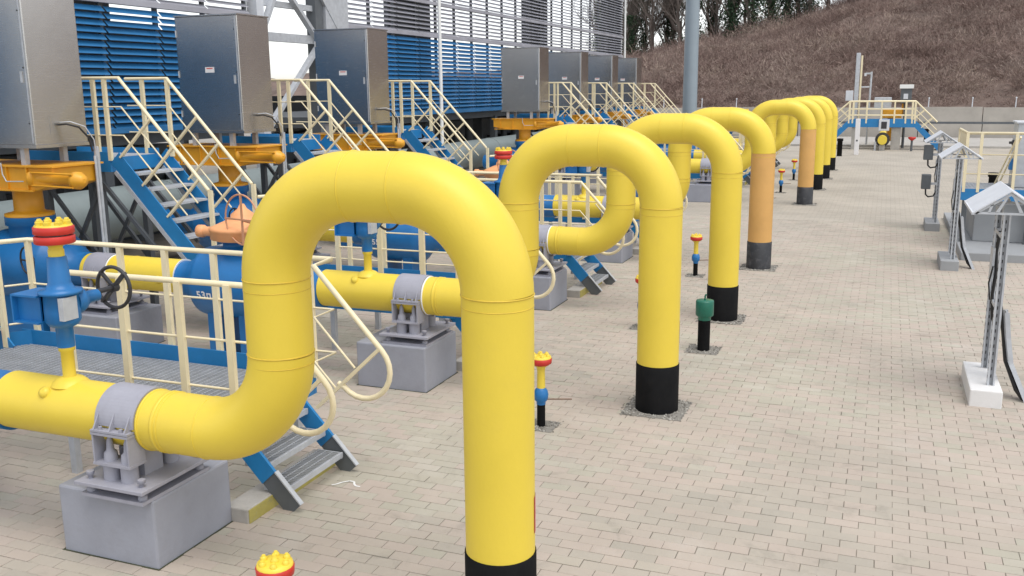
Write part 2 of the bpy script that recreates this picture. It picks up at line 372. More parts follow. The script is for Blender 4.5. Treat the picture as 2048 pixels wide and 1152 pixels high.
# shrubs: upright bare twigs in clumps
def shrubs():
    VV, TT = [], []
    def scraps(C_, u, L_, wd, tn):
        m_ = len(C_); w = np.cross(u, rng.normal(0, 1, (m_, 3))); w /= np.linalg.norm(w, axis=1)[:, None]
        VV.append(np.stack([C_-u*L_[:, None], C_+w*wd[:, None], C_+u*L_[:, None], C_-w*wd[:, None]], 1).reshape(-1, 3)); TT.append(np.clip(tn, 0, 1))
    def patch(x, y): return .5+.16*np.sin(x*.28+y*.13)*np.cos(y*.31-x*.1)+.13*np.sin(y*.9+.9*np.sin(x*.3))
    # low undergrowth
    nc, nb = 16000, 12
    y = 73+48*rng.uniform(0, 1, nc)**.9; x = y*rng.uniform(-.34, .20, nc); z = hill_z(x, y)-.05
    R = rng.gamma(3, .11, nc)+.1; m_ = nc*nb
    az = rng.uniform(0, 2*PI, m_); el = np.arcsin(rng.uniform(.05, 1, m_)); rr = np.repeat(R, nb)*rng.uniform(.5, 1.1, m_)
    dr = np.stack([np.cos(az)*np.cos(el), np.sin(az)*np.cos(el), np.sin(el)], -1)
    C_ = np.stack([np.repeat(x, nb), np.repeat(y, nb), np.repeat(z, nb)], -1)+dr*rr[:, None]*[1.3, 1.3, .9]
    u = dr+rng.normal(0, .5, (m_, 3)); u /= np.linalg.norm(u, axis=1)[:, None]
    scraps(C_, u, rng.uniform(.05, .2, m_), rng.uniform(.009, .028, m_), np.repeat(patch(x, y)-.12+rng.normal(0, .12, nc), nb)+rng.normal(0, .07, m_))
    # separate leafless bushes of many sizes, twigs fanning out of one root
    nc, nb = 2700, 150
    y = 73.6+47*rng.uniform(0, 1, nc)**.9; x = y*rng.uniform(-.34, .20, nc); cr_ = (y > 109) & (y < 118)
    R = (.45+rng.gamma(2.2, .27, nc))*np.where(cr_, 1.35, 1.0); z = hill_z(x, y)-.1; m_ = nc*nb
    az = rng.uniform(0, 2*PI, m_); el = np.arcsin(rng.uniform(.1, 1, m_)); rr = np.repeat(R, nb)*(.25+.85*rng.uniform(0, 1, m_)**.55)
    dr = np.stack([np.cos(az)*np.cos(el), np.sin(az)*np.cos(el), np.sin(el)], -1)
    C_ = np.stack([np.repeat(x, nb), np.repeat(y, nb), np.repeat(z, nb)], -1)+dr*rr[:, None]*[1.1, 1.1, 1.0]
    u = dr+rng.normal(0, .38, (m_, 3))+[0, 0, .2]; u /= np.linalg.norm(u, axis=1)[:, None]
    tb = patch(x, y)+rng.normal(.04, .2, nc)-.15*cr_
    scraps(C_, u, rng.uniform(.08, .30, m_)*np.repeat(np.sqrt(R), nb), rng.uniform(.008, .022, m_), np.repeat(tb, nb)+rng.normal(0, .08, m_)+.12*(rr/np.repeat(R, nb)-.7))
    V = np.concatenate(VV); k = np.arange(len(V)//4)*4
    ob = fast_mesh('hillside_shrubs', V, np.stack([k, k+1, k+2, k+3], -1), SHR, np.concatenate(TT), origin=(0, 95, 0), kind='stuff')
    tag(ob, 'dense brown leafless shrubs covering the whole hillside', 'shrubs')
shrubs()
# ---- trees along the crest
def tree_mesh(seed, h):
    r = random.Random(seed); mb = MB(); tints = []
    def limb(p, d, ln, rad, depth):
        pts = [Vector(p)]; d = Vector(d)
        k = 4 if depth < 2 else 3
        for i in range(k):
            d = (d+V3(r.gauss(0, .12), r.gauss(0, .12), r.gauss(.05, .06))).normalized(); pts.append(pts[-1]+d*ln/k)
        rr = [rad*(1-.6*i/k) for i in range(k+1)]
        f0 = len(mb.f); mb.tube(pts, rr, 5 if depth == 0 else 3, caps=False)
        tints.extend([r.uniform(.1, .9)]*(len(mb.f)-f0))
        if depth >= 4: return
        nb = (22, 6, 4, 3)[depth]
        for i in range(nb):
            t = r.uniform(.2, 1) if depth else r.uniform(.06, 1)
            j = min(k-1, int(t*k)); q = pts[j].lerp(pts[j+1], t*k-j)
            a = r.uniform(0, 2*PI); sp = r.uniform(.4, .9)
            nd = (d*.8+V3(math.cos(a)*sp, math.sin(a)*sp, r.uniform(.05, .5))).normalized()
            limb(q, nd, ln*r.uniform(.38, .62), max(.008, rr[j]*.5), depth+1)
    limb((0, 0, -.4), (r.gauss(0, .05), r.gauss(0, .05), 1), h, .2, 0)
    return mb, tints
def ivy_mesh(seed, h, dens):
    r = np.random.default_rng(seed); n = int(dens*1700)
    z = r.uniform(-.3, h, n); a = r.uniform(0, 2*PI, n); rad = (.2+.55*np.abs(r.normal(0, 1, n)))*(1-.35*z/h)*(1+.4*np.sin(z*2.1+seed))
    c = np.stack([np.cos(a)*rad, np.sin(a)*rad, z], -1)
    u = r.normal(0, 1, (n, 3)); u /= np.linalg.norm(u, axis=1)[:, None]; w = np.cross(u, r.normal(0, 1, (n, 3))); w /= np.linalg.norm(w, axis=1)[:, None]
    s = r.uniform(.06, .15, n)[:, None]
    V = np.stack([c-u*s, c+w*s*.7, c+u*s, c-w*s*.7], 1).reshape(-1, 3); k = np.arange(n)*4
    return V, np.stack([k, k+1, k+2, k+3], -1), r.uniform(0, 1, n)
TV = []
for s_ in range(5):
    mb, tn = tree_mesh(40+s_, 8+s_*.7)
    tr = fast_mesh('crown', mb.v, mb.f if False else [f for f in mb.f], BRK, tn) if all(len(f) == 4 for f in mb.f) else None
    V, F, T = ivy_mesh(90+s_, 6.5+s_*.9, 1.6)
    iv = fast_mesh('ivy', V, F, IVY, T)
    trunk = MB().tube([(0, 0, -.5), (0.02, .01, 1.5), (.04, .03, 3.2)], [.21, .17, .14], 8).build('trunk', BRK)
    TV.append((tr.data, iv.data, trunk.data))
    for q in (tr, iv, trunk): bpy.data.objects.remove(q)
tx = [-32.2, -30.6, -29.3, -28.4, -27.1, -25.9, -25.0, -23.9, -22.4, -21.0, -19.8, -18.7, -17.9, -16.6, -15.7, -14.4, -13.3, -12.5, -11.2, -10.1, -8.7, -7.0, -4.8, -2.2, 1.1, 4.5, 8.2]
IV = [1, 0, 1, 1, 1, 0, 1, 1, 0, 1, 1, 0, 1, 1, 0, 1, 1, 1, 1, 1, 1, 0, 0, 1, 0, 0, 1]
NUMW = ['first', 'second', 'third', 'fourth', 'fifth', 'sixth', 'seventh', 'eighth', 'ninth', 'tenth', 'eleventh', 'twelfth', 'thirteenth', 'fourteenth', 'fifteenth', 'sixteenth', 'seventeenth', 'eighteenth', 'nineteenth', 'twentieth', 'twenty-first', 'twenty-second', 'twenty-third', 'twenty-fourth', 'twenty-fifth', 'twenty-sixth', 'twenty-seventh']
for i, x in enumerate(tx):
    y = 112+random.uniform(-3, 4); v = TV[(i*3+1) % 5]
    z = float(hill_z(np.array(x), np.array(y)))
    t = thing('bare_tree', f'{"ivy-clad " if IV[i] else ""}leafless tree on the hill crest, {NUMW[i]} from the left', 'tree', (x, y, z), 'trees along the hill crest')
    t.rotation_euler.z = random.uniform(0, 6.28); t.scale = [random.uniform(.85, 1.15)]*3
    for nm, me, on in (('crown', v[0], 1), ('ivy', v[1], IV[i]), ('trunk', v[2], 1)):
        if on:
            o = bpy.data.objects.new(nm, me); COL.objects.link(o); o.parent = t
# small white posts on the wall
for i, x in enumerate([-13.1, -10.55, 2.56, 5.3, 7.95, 10.6, -16, -18.6]):
    side = ['leftmost but two', 'left of the bends', 'right of the crossover', 'second right of the crossover', 'third right of the crossover', 'rightmost', 'leftmost but one', 'leftmost'][i]
    mb = MB().cyl((x, 72.5, 1.6), (x+.02, 72.5, 2.72), .045, .03, 8).lathe((x+.02, 72.5, 2.72), (0, 0, 1), [(.05, 0), (.06, .04), (.03, .09)], 8)
    tag(mb.build('fence_stub', WHS, origin=(x, 72.5, 1.6)), f'thin pale stub post on the retaining wall, {side}', 'post', 'stub posts on the retaining wall')
# ================================================================== LOUVRED COOLER BUILDINGS
XW = -15.0
def louvre_block(name, label, y0, y1, bays, ztop, individual, cat='building'):
    t = thing(name, label, cat, (XW, y0, 0))
    zs = []
    z = 2.9
    while z < ztop: zs.append(z); z += .14
    bw = (y1-y0)/bays
    profb = [(-.05, .048), (.05, -.056), (.05, -.046), (-.05, .058)]
    prof = [(-.05, .028), (.05, -.05), (.05, -.040), (-.05, .038)]      # tilted blade section (x,z)
    def blade(L_, pf):
        mb = MB(); mb.prism(pf, .03, L_-.03)
        return mb
    bb = blade(bw, profb).build('slat', SLB); bg_ = blade(bw, prof).build('slat', SLG); mb_b, mb_g = bb.data, bg_.data
    bpy.data.objects.remove(bb); bpy.data.objects.remove(bg_)
    restb, restg = MB(), MB(); cnt = 0
    for b in range(bays):
        ya = y0+b*bw
        for z in zs:
            blue = z < 5.42
            if abs(z-6.55) < .07 or abs(z-5.45) < .07 or abs(z-8.65) < .07: continue
            if individual(b, z) and cnt < 300:
                o = bpy.data.objects.new('slat', mb_b if blue else mb_g); COL.objects.link(o); o.parent = t
                o.location = (0, ya-y0, z); cnt += 1
            else:
                (restb if blue else restg).prism([(XW+a, z+c) for a, c in (profb if blue else prof)], ya+.03, ya+bw-.03)
    if restb.v: restb.build('blue_slats', SLB, t, kind='stuff')
    if restg.v: restg.build('grey_slats', SLG, t, kind='stuff')
    for b in range(bays+1):
        y = y0+b*bw
        big = b % 10 == 0
        MB().box(XW-.16 if not big else XW-.3, XW-.085, y-.05 if not big else y-.12, y+.05 if not big else y+.12, 2.8, ztop).build('mullion', DGR, t)
    for z in (2.82, 5.45, 6.55, 8.65):
        if z < ztop: MB().box(XW-.09, XW+.06, y0, y1, z-.05, z+.06).build('transom', SLB if z < 5 else SLG, t)
    return t
b2 = louvre_block('louvred_cooler', 'long louvred cooling building, blue slats below grey, right of the braced bay', 24.9, 56.3, 20, 12.2,
                  lambda b, z: b < 8 and z < 8.2)
for ya, yb in ((28.05, 31.15), (40.6, 43.7), (53.2, 56.25)):
    MB().box(XW-.45, XW-.3, ya, yb, 2.85, 12.1).build('backing_panel', DGR, b2)
MB().box(-27, XW-.2, 24.9, 56.3, 12.2, 12.5).build('roof', SLG, b2)
MB().box(-27, -26.8, 24.9, 56.3, 2.4, 3.4).build('rear_beam', DGR, b2)
MB().box(-22, XW-.3, 25, 56.2, 2.5, 2.82).build('fan_deck', DGR, b2)
b1 = louvre_block('louvred_cooler', 'louvred cooling building behind the two nearest steel cabinets, left of the braced bay', 6.0, 20.3, 9, 6.9,
                  lambda b, z: b >= 3)
MB().box(-27, XW-.2, 6, 20.3, 6.9, 7.2).build('roof', SLG, b1)
MB().box(-22, XW-.3, 6, 20.2, 2.5, 2.82).build('fan_deck', DGR, b1)
MB().box(XW-.45, XW-.3, 13.2, 16, 2.85, 6.8).build('backing_panel', DGR, b1)
for t, ys in ((b2, (25.2, 31, 37, 43, 49.5, 56)), (b1, (6.4, 11, 15.5, 20))):
    for y in ys:
        for x in (XW-.35, -21.5):
            MB().box(x-.12, x+.12, y-.12, y+.12, -.02, 2.55).build('leg', DGR, t)
MB().box(XW-.9, XW-.5, 6.2, 20.1, 2.83, 5.0).build('slat_sky_block', DGR, b1)  # dark boxes added so no bright sky shows between the lower slats
MB().box(XW-.9, XW-.5, 25.0, 56.2, 2.83, 4.1).build('slat_sky_block', DGR, b2)
# dark skid boxes added to block bright sky under the coolers
def sky_block(y0, y1, label):
    t = thing('sky_block_boxes', label, 'machinery', (-18, y0, 0), 'sky-blocking boxes under the coolers')
    MB().box(-18.6, -17.6, y0, y1, -.02, 2.3).build('housing', DGR, t, bevel=.03)
    y = y0+.4
    while y < y1-.3:
        MB().cyl((-17.2, y, -.02), (-17.2, y, 2.1), .14, n=10).build('vertical_pipe', DGR, t)
        MB().box(-17.6, -17.35, y+.2, y+.55, .8, 1.5).build('control_box', IRN, t)
        y += 1.3
sky_block(6.2, 20.1, 'added dark boxes blocking the sky under the left louvred building')
sky_block(25.1, 40, 'added dark boxes blocking the sky under the near half of the long louvred building')
sky_block(41, 56, 'added dark boxes blocking the sky under the far half of the long louvred building')
# braced steel bay between the coolers
t = thing('braced_frame', 'pale steel frame with diagonal braces between the two louvred buildings', 'frame', (XW, 22.6, 0))
MB().box(XW-.15, XW+.15, 20.45, 20.75, -.02, 12).build('column', WHS, t)
MB().box(XW-.25, XW+.2, 23.55, 24.75, 4.6, 12).build('column_cladding', GAL, t)
MB().box(XW-.15, XW+.15, 23.1, 23.45, -.02, 12).build('column', DGR, t)
MB().box(XW-.08, XW+.08, 20.75, 23.1, 4.88, 5.1).build('beam', GAL, t)
MB().box(XW-.06, XW+.06, 20.75, 23.1, 5.75, 5.9).build('beam', GAL, t)
for a, b in (((20.6, 7.2), (23.2, 4.95)), ((20.7, 2.7), (23.2, 4.85)), ((20.7, 5.2), (22.2, 7.5)), ((22.0, 7.6), (24.3, 5.2))):
    MB().bar((XW+.14, a[0], a[1]), (XW+.14, b[0], b[1]), .16, .1, (1, 0, 0)).build('brace', GAL, t)
# white downpipes
for y, x, lab in ((29.6, -14.2, 'thin white pole in front of the blue louvres'), (56.5, -14.9, 'thin white pole at the far corner of the louvred building')):
    mb = MB().cyl((x, y, 0), (x, y, 12.5), .065, .055, 10).lathe((x, y, 0), (0, 0, 1), [(.13, 0), (.13, .03), (.075, .06), (.07, .3)], 12)
    tag(mb.build('white_pole', WHP, origin=(x, y, 0)), lab, 'pole')
# header pipe along the back
t = thing('header_pipe', 'large grey-green header pipe lying behind the valve rows', 'pipe', (-14.3, 4, 0))
MB().cyl((-14.3, 4, 1.25), (-14.3, 57, 1.25), .52, n=32).build('pipe', HDR, t)
for y in range(7, 57, 6):
    MB().box(-14.75, -13.85, y-.2, y+.2, -.02, .8).build('pier', CON, t)
    MB().ring((-14.3, y+3, 1.25), (0, 1, 0), .522, .015, 32, 6).build('weld_bead', HDR, t)
# high mast
t = thing('lighting_mast', 'tall thick grey-blue lighting mast rising behind the stairs', 'mast', (-11.2, 58, 0))
MB().cyl((-11.2, 58, 0), (-11.2, 58, 22), .44, .36, 24).build('shaft', MAST, t)
MB().lathe((-11.2, 58, 0), (0, 0, 1), [(.75, 0), (.75, .05), (.47, .06), (.46, .35)], 24).build('base_flange', MAST, t)
MB().box(-11.5, -11.1, 57.5, 57.56, .6, 1.5).build('access_hatch', MAST, t)
# ================================================================== PIPE LINES
def arc(cx, cz, r, a0, a1, n):
    return [(cx+r*math.cos(math.radians(a0+(a1-a0)*i/n)), 0, cz+r*math.sin(math.radians(a0+(a1-a0)*i/n))) for i in range(n+1)]
RX, LX, ER, ZT, ZH = -2.25, -3.93, .66, 2.32, 1.12
def gooseneck():
    t = thing('gooseneck_pipe', '', 'pipe', (RX, 0, 0), 'yellow gooseneck pipes in a row')
    MB().lathe((RX, 0, 0), (0, 0, 1), [(PR+.009, -.05), (PR+.009, .545), (PR+.001, .55)], 40).build('sleeve', BLK, t)
    MB().cyl((RX, 0, .5), (RX, 0, ZT), PR, n=40).build('riser', YEL, t)
    path = arc(RX-ER, ZT, ER, 0, 90, 18)+arc(LX+ER, ZT, ER, 90, 180, 18)
    MB().tube(path, PR+.001, 40).build('arch', YEL, t)
    MB().cyl((LX, 0, 1.78), (LX, 0, ZT), PR, n=40).build('down_leg', YEL, t)
    MB().tube(arc(LX-ER, 1.78, ER, 0, -90, 18), PR+.001, 40).build('elbow', YEL, t)
    MB().cyl((LX-ER, 0, ZH), (-6.6, 0, ZH), PR, n=40).build('horizontal_run', YEL, t)
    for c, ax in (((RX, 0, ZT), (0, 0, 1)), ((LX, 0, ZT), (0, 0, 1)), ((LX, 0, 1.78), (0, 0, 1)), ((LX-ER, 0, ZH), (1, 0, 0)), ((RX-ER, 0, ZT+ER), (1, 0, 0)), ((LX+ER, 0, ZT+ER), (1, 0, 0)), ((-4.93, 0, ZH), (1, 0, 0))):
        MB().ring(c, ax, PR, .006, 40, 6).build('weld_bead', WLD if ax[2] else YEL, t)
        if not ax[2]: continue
        d_ = Vector(ax)*.075*(1 if ax[0] else -1); MB().ring(Vector(c)+d_, ax, PR-.001, .0035, 40, 6).build('coating_edge', WLD, t)  # paint overlap ring, in the yellow with painted-in shadow
    MB().lathe((-5.97, 0, ZH+.2), (0, 0, 1), [(.15, 0), (.13, .025), (.10, .05), (.06, .065)], 24).build('branch_boss', YEL, t)
    MB().lathe((-6.07, -.16, ZH+.16), (0, -.7, .7), [(.05, 0), (.045, .03), (.02, .04)], 14).build('plug', YEL, t)
    MB().lathe((-4.99, 0, ZH), (1, 0, 0), [(PR+.0015, 0), (PR+.006, .002), (PR+.006, .03), (PR+.0015, .032)], 40).build('band', YEL, t)
    return t
g0 = gooseneck()
LBL = ['nearest yellow gooseneck pipe, largest in the foreground with its black foot at the bottom edge',
       'second yellow gooseneck pipe with a black foot in a gravel square',
       'third yellow gooseneck pipe, its black foot behind the green-capped tube',
       'fourth gooseneck pipe with an ochre riser, nearer of the two ochre ones',
       'fifth gooseneck pipe with an ochre riser, farther of the two ochre ones',
       'sixth gooseneck pipe, plain yellow right behind the far ochre riser',
       'seventh gooseneck pipe, last but one of the yellow row', 'farthest yellow gooseneck pipe at the end of the row']
goose = []
for i, y in enumerate(YL):
    if i == 0: g = g0; g.location.y += y; g['label'] = LBL[0]
    else: g = copy_thing(g0, (0, y-YL[0], 0), LBL[i])
    goose.append(g)
for i in (3, 4):
    for c in goose[i].children:
        if c.name.startswith(('riser', 'sleeve')):
            c.data = c.data.copy(); c.data.materials[0] = ORA if c.name.startswith('riser') else BLKG
# red warning strips on the risers' right side
for i in (0, 1, 2):
    mb = MB(); zc = (.82, .9, .95)[i]; a0, a1 = (6, 36) if i == 0 else (16, 40)
    vs = []
    for k in range(9):
        a = math.radians(a0+(a1-a0)*k/8)
        for z in (zc-.13, zc+.13): vs.append((RX+(PR+.003)*math.cos(a), YL[i]+(PR+.003)*math.sin(a), z))
    mb.add(vs, [(2*k, 2*k+2, 2*k+3, 2*k+1) for k in range(8)], True)
    ORG[goose[i]] = goose[i].location.copy()
    o = mb.build('warning_sticker', RED, goose[i]); o['label'] = 'red warning sticker'
# gravel squares
def gravel(cx, cy, half, hole, seed):
    r = np.random.default_rng(seed); n = int(620*(half/.4)**2)
    x = r.uniform(-half-.012, half+.012, n)+r.normal(0, .008, n); y = r.uniform(-half-.012, half+.012, n)+r.normal(0, .008, n); ok = np.hypot(x, y) > hole; x, y = x[ok], y[ok]; n = len(x)
    s = r.uniform(.008, .02, n)*(1 if half > .3 else .8); o8 = np.array([(1, 0, 0), (-1, 0, 0), (0, 1, 0), (0, -1, 0), (0, 0, 1), (0, 0, -1)])
    sc = np.stack([s*r.uniform(.7, 1.4, n), s*r.uniform(.7, 1.4, n), s*.7], -1)
    V = o8[None]*sc[:, None]+np.stack([x, y, np.full(n, .006)], -1)[:, None]+r.normal(0, .002, (n, 6, 3))
    F = np.array([(0, 2, 4), (2, 1, 4), (1, 3, 4), (3, 0, 4), (2, 0, 5), (1, 2, 5), (3, 1, 5), (0, 3, 5)])
    F = (F[None]+(np.arange(n)*6)[:, None, None]).reshape(-1, 3)
    V = V.reshape(-1, 3); b = len(V)
    V = np.vstack([V, [(-half, -half, .003), (half, -half, .003), (half, half, .003), (-half, half, .003)]])
    F = np.vstack([F, [(b, b+1, b+2), (b, b+2, b+3)]]); tn = np.concatenate([np.repeat(r.uniform(0, 1, n), 8), [.35, .35]])
    return V, F, tn
gm = None
def put_gravel(x, y, half, hole, seed):
    V, F, tn = gravel(x, y, half, hole, seed)
    o = fast_mesh('gravel_patch', V, F, GRV, tn); o.location = (x, y, .001); o['kind'] = 'structure'
for i, y in enumerate(YL): put_gravel(RX, y, .345, .25, 200+i)
# ---- plinth + saddle
def plinth_mb(x0, x1, y0, y1, h):
    return MB().box(x0, x1, y0, y1, -.02, h)
p0 = plinth_mb(-5.95, -5.0, -.40, .50, .56).build('concrete_plinth', PLG, origin=(-5.475, 0, 0), bevel=.018)
tag(p0, '', 'plinth', 'grey plinths carrying the pipes')
q0 = MB().box(-11.0, -9.75, -.42, .48, -.02, .56).build('concrete_plinth', PLG, origin=(-10.3, 0, 0), bevel=.018)
tag(q0, '', 'plinth', 'grey plinths carrying the pipes')
RST = paint('rusty_lever', (.22, .15, .11), .7, .2, 9)
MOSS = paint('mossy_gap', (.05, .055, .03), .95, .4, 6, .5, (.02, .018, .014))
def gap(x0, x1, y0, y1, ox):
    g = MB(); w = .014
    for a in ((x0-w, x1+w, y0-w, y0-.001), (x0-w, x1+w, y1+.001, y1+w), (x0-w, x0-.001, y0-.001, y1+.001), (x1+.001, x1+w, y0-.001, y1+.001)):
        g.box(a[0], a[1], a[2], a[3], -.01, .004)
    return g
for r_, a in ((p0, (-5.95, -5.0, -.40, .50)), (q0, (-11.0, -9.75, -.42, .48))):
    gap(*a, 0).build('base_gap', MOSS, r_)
def saddle(cx):
    t = thing('pipe_saddle', '', 'pipe support', (cx, 0, .56), 'grey pipe saddles')
    MB().box(cx-.30, cx+.30, -.34, .42, .558, .585).build('sole_plate', SGR, t)
    MB().box(cx-.33, cx+.33, -.37, .45, .655, .685).build('base_plate', SGR, t, bevel=.004)
    for sx in (-1, 1):
        for y in (-.28, .36):
            MB().lathe((cx+sx*.25, y, .585), (0, 0, 1), [(.035, 0), (.035, .03), (.018, .035), (.018, .13), (.03, .132), (.03, .16)], 10).build('anchor_bolt', SGR, t)
    for y in (-.22, .22):
        s = 1 if y > 0 else -1
        for sx in (-.085, .085):
            MB().cyl((cx+sx, y, .685), (cx+sx, y, .82), .066, n=16).build('spring_can', SGR, t)
            MB().lathe((cx+sx, y-.0, .84), (0, 0, 1), [(.055, 0), (.05, .06), (.03, .08), (.025, .15), (.01, .19)], 14).build('adjuster_cone', SGR, t)
        yy = y
        MB().box(cx-.18, cx+.18, yy-.09, yy+.09, .82, .84).build('shelf_plate', SGR, t)
        MB().box(cx-.18, cx+.18, yy-.09, yy+.09, 1.06, 1.08).build('top_plate', SGR, t)
        for sx in (-.175, .16):
            MB().box(cx+sx, cx+sx+.015, yy-.085, yy+.085, .84, 1.06).build('web_plate', SGR, t)
        # strap lug with gussets
        MB().box(cx-.18, cx+.18, s*.26-.05, s*.26+.05, 1.084, 1.10).build('strap_lug', SGR, t)
        for gx_ in (-.15, -.0, .15):
            MB().add([(cx+gx_-.006, s*.31, 1.10), (cx+gx_-.006, s*.235, 1.10), (cx+gx_-.006, s*.235, 1.22), (cx+gx_+.006, s*.31, 1.10), (cx+gx_+.006, s*.235, 1.10), (cx+gx_+.006, s*.235, 1.22)],
                     [(0, 1, 2), (3, 5, 4), (0, 3, 4, 1), (1, 4, 5, 2), (2, 5, 3, 0)]).build('gusset', SGR, t)
        for gx_ in (-.1, .1):
            MB().cyl((cx+gx_, s*.285, 1.10), (cx+gx_, s*.285, 1.125), .016, n=6).build('nut', SGR, t)
    MB().prism([(cx-.12, .685), (cx+.12, .685), (cx+.12, .9), (cx-.12, .9)], -.10, .10).build('cradle_web', SGR, t)
    mb = MB(); n = 28; vs = []
    for k in range(n+1):
        a = PI*k/n
        for x, r in ((-.185, PR+.004), (-.185, PR+.018), (.185, PR+.018), (.185, PR+.004)):
            vs.append((cx+x, r*math.cos(a), ZH+r*math.sin(a)))
    fs = []
    for k in range(n):
        for j in range(4): fs.append((k*4+j, k*4+(j+1) % 4, k*4+4+(j+1) % 4, k*4+4+j))
    mb.add(vs, fs+[(0, 1, 2, 3), tuple(n*4+j for j in (3, 2, 1, 0))]); mb.build('strap', SGR, t)
    mb = MB().lathe((cx+.187, 0, ZH), (1, 0, 0), [(PR+.0015, 0), (PR+.006, .001), (PR+.006, .02), (PR+.0015, .021)], 40); mb.build('insulation_strip', WHP, t)
    return t
s0 = saddle(-5.31); s1 = saddle(-10.25)
# ---- bleed valve
def bleed():
    X = -5.97
    t = thing('bleed_valve', '', 'valve', (X, 0, ZH+PR), 'blue bleed valves on the yellow pipes')
    MB().lathe((X, 0, 1.34), (0, 0, 1), [(.058, 0), (.05, .06), (.05, .25), (.062, .26), (.062, .29)], 20).build('yellow_stub', YEL, t)
    MB().lathe((X, 0, 1.63), (0, 0, 1), [(.066, 0), (.066, .16), (.11, .18), (.135, .22), (.135, .3), (.13, .43), (.165, .435), (.165, .46), (.11, .47), (.085, .52), (.072, .72), (.062, .73)], 24).build('valve_body', BLU, t)
    MB().box(X-.37, X-.10, -.15, .13, 1.83, 1.845).box(X-.37, X-.10, -.15, .13, 2.045, 2.06).box(X-.37, X-.355, -.15, .13, 1.845, 2.045).box(X-.355, X-.12, -.10, -.085, 1.845, 2.045).box(X-.355, X-.12, .07, .085, 1.845, 2.045).build('gear_housing', BLU, t)
    MB().lathe((X+.02, .08, 1.98), (0, 1, 0), [(.10, 0), (.11, .05), (.09, .1), (.055, .12), (.05, .26)], 18).build('gearbox', BLU, t)
    MB().box(X+.09, X+.14, -.12, .02, 1.87, 2.05).build('indicator_plate', GAL, t)
    MB().cyl((X, .3, 2.0), (X, .56, 2.0), .022, n=10).build('shaft', IRN, t)
    hw = MB().ring((X, .55, 2.0), (0, 1, 0), .175, .016, 32, 8).build('handwheel', IRN, t)
    MB().bar((X-.13, .55, 2.0-.13), (X+.13, .55, 2.0+.13), .05, .02, (0, 1, 0)).bar((X-.13, .55, 2.13), (X+.0, .55, 2.0), .03, .02, (0, 1, 0)).cyl((X, .52, 2), (X, .58, 2), .04, n=12).build('spoke', IRN, hw)
    MB().lathe((X, 0, 2.36), (0, 0, 1), [(.06, 0), (.06, .05), (.052, .06), (.055, .08), (.10, .095), (.13, .1)], 20).build('yellow_neck', YEL, t)
    fl = MB().lathe((X, 0, 2.462), (0, 0, 1), [(.142, 0), (.15, .006), (.15, .056), (.143, .062)], 28).build('flange', RED, t)
    MB().lathe((X, 0, 2.536), (0, 0, 1), [(.143, 0), (.15, .006), (.15, .056), (.142, .062)], 28).build('flange', RED, t)
    MB().cyl((X, 0, 2.524), (X, 0, 2.536), .115, n=20).build('gasket', DGR, t)
    MB().lathe((X, 0, 2.598), (0, 0, 1), [(.14, 0), (.135, .012), (.07, .014)], 24).build('cover_plate', YEL, t)
    for k in range(8):
        a = 2*PI*(k+.5)/8
        MB().lathe((X+.105*math.cos(a), .105*math.sin(a), 2.608), (0, 0, 1), [(.03, 0), (.03, .028), (.019, .031), (.018, .042), (.01, .045)], 6, sm=False).build('bolt', YEL, t)
    return t
v0 = bleed()
# ---- blue ball valve with orange gear operator
def ball_valve():
    X = -7.95
    t = thing('ball_valve', '', 'valve', (X, 0, 0), 'blue ball valves')
    MB().lathe((X, 0, ZH-.02), (1, 0, 0), [(.242, -.9), (.242, -.72), (.3, -.68), (.30, -.60), (.36, -.55), (.46, -.47), (.475, -.4), (.475, -.02), (.482, 0), (.475, .02), (.475, .4), (.46, .47), (.36, .55), (.30, .60), (.30, .68), (.242, .72), (.242, 1.345)], 40).build('valve_body', BLU, t)
    MB().lathe((X-.9, 0, ZH), (1, 0, 0), [(.245, -.012), (.245, .0)], 32).build('paint_line', WHP, t)
    for sx in (-.25, .25):
        MB().box(X+sx-.09, X+sx+.09, -.28, .28, -.01, .72).build('pedestal', BLU, t)
    MB().lathe((X, 0, ZH+.40), (0, 0, 1), [(.26, 0), (.26, .06), (.19, .07), (.18, .14), (.25, .15), (.25, .19)], 24).build('stem_neck', BLU, t)
    a = MB().lathe((X+.12, 0, 1.70), (0, 0, 1), [(.38, 0), (.43, .015), (.43, .12), (.44, .125), (.44, .16), (.40, .175), (.22, .25), (.16, .27), (.15, .33), (.06, .40), (.03, .46)], 28).build('gear_operator', SAL, t)
    MB().cyl((X-.46, -.12, 1.79), (X-.15, -.12, 1.79), .065, n=16).lathe((X-.52, -.12, 1.79), (1, 0, 0), [(.05, 0), (.085, .01), (.085, .09), (.065, .11)], 16).build('worm_housing', SAL, a)
    MB().ring((X+.45, -.45, 2.02), (.25, 1, .0), .32, .012, 36, 6).build('handwheel_ring', COP, a)
    MB().bar((X+.13, -.37, 2.02), (X+.77, -.53, 2.02), .025, .02).cyl((X+.45, -.45, 2.02), (X+.4, -.2, 1.95), .02, n=8).bar((X+.45, -.45, 1.7), (X+.45, -.45, 2.34), .025, .02).build('wheel_spoke', COP, a)
    MB().tube([(X-.46, -.1, 1.45), (X-.47, -.16, 1.49), (X-.47, -.22, 1.47), (X-.46, -.26, 1.40)], .02, 8).build('lifting_eye', BLU, t)
    MB().tube([(X+.42, -.1, 1.50), (X+.43, -.16, 1.52), (X+.43, -.22, 1.49), (X+.42, -.26, 1.42)], .02, 8).build('lifting_eye', BLU, t)
    return t
w0 = ball_valve()
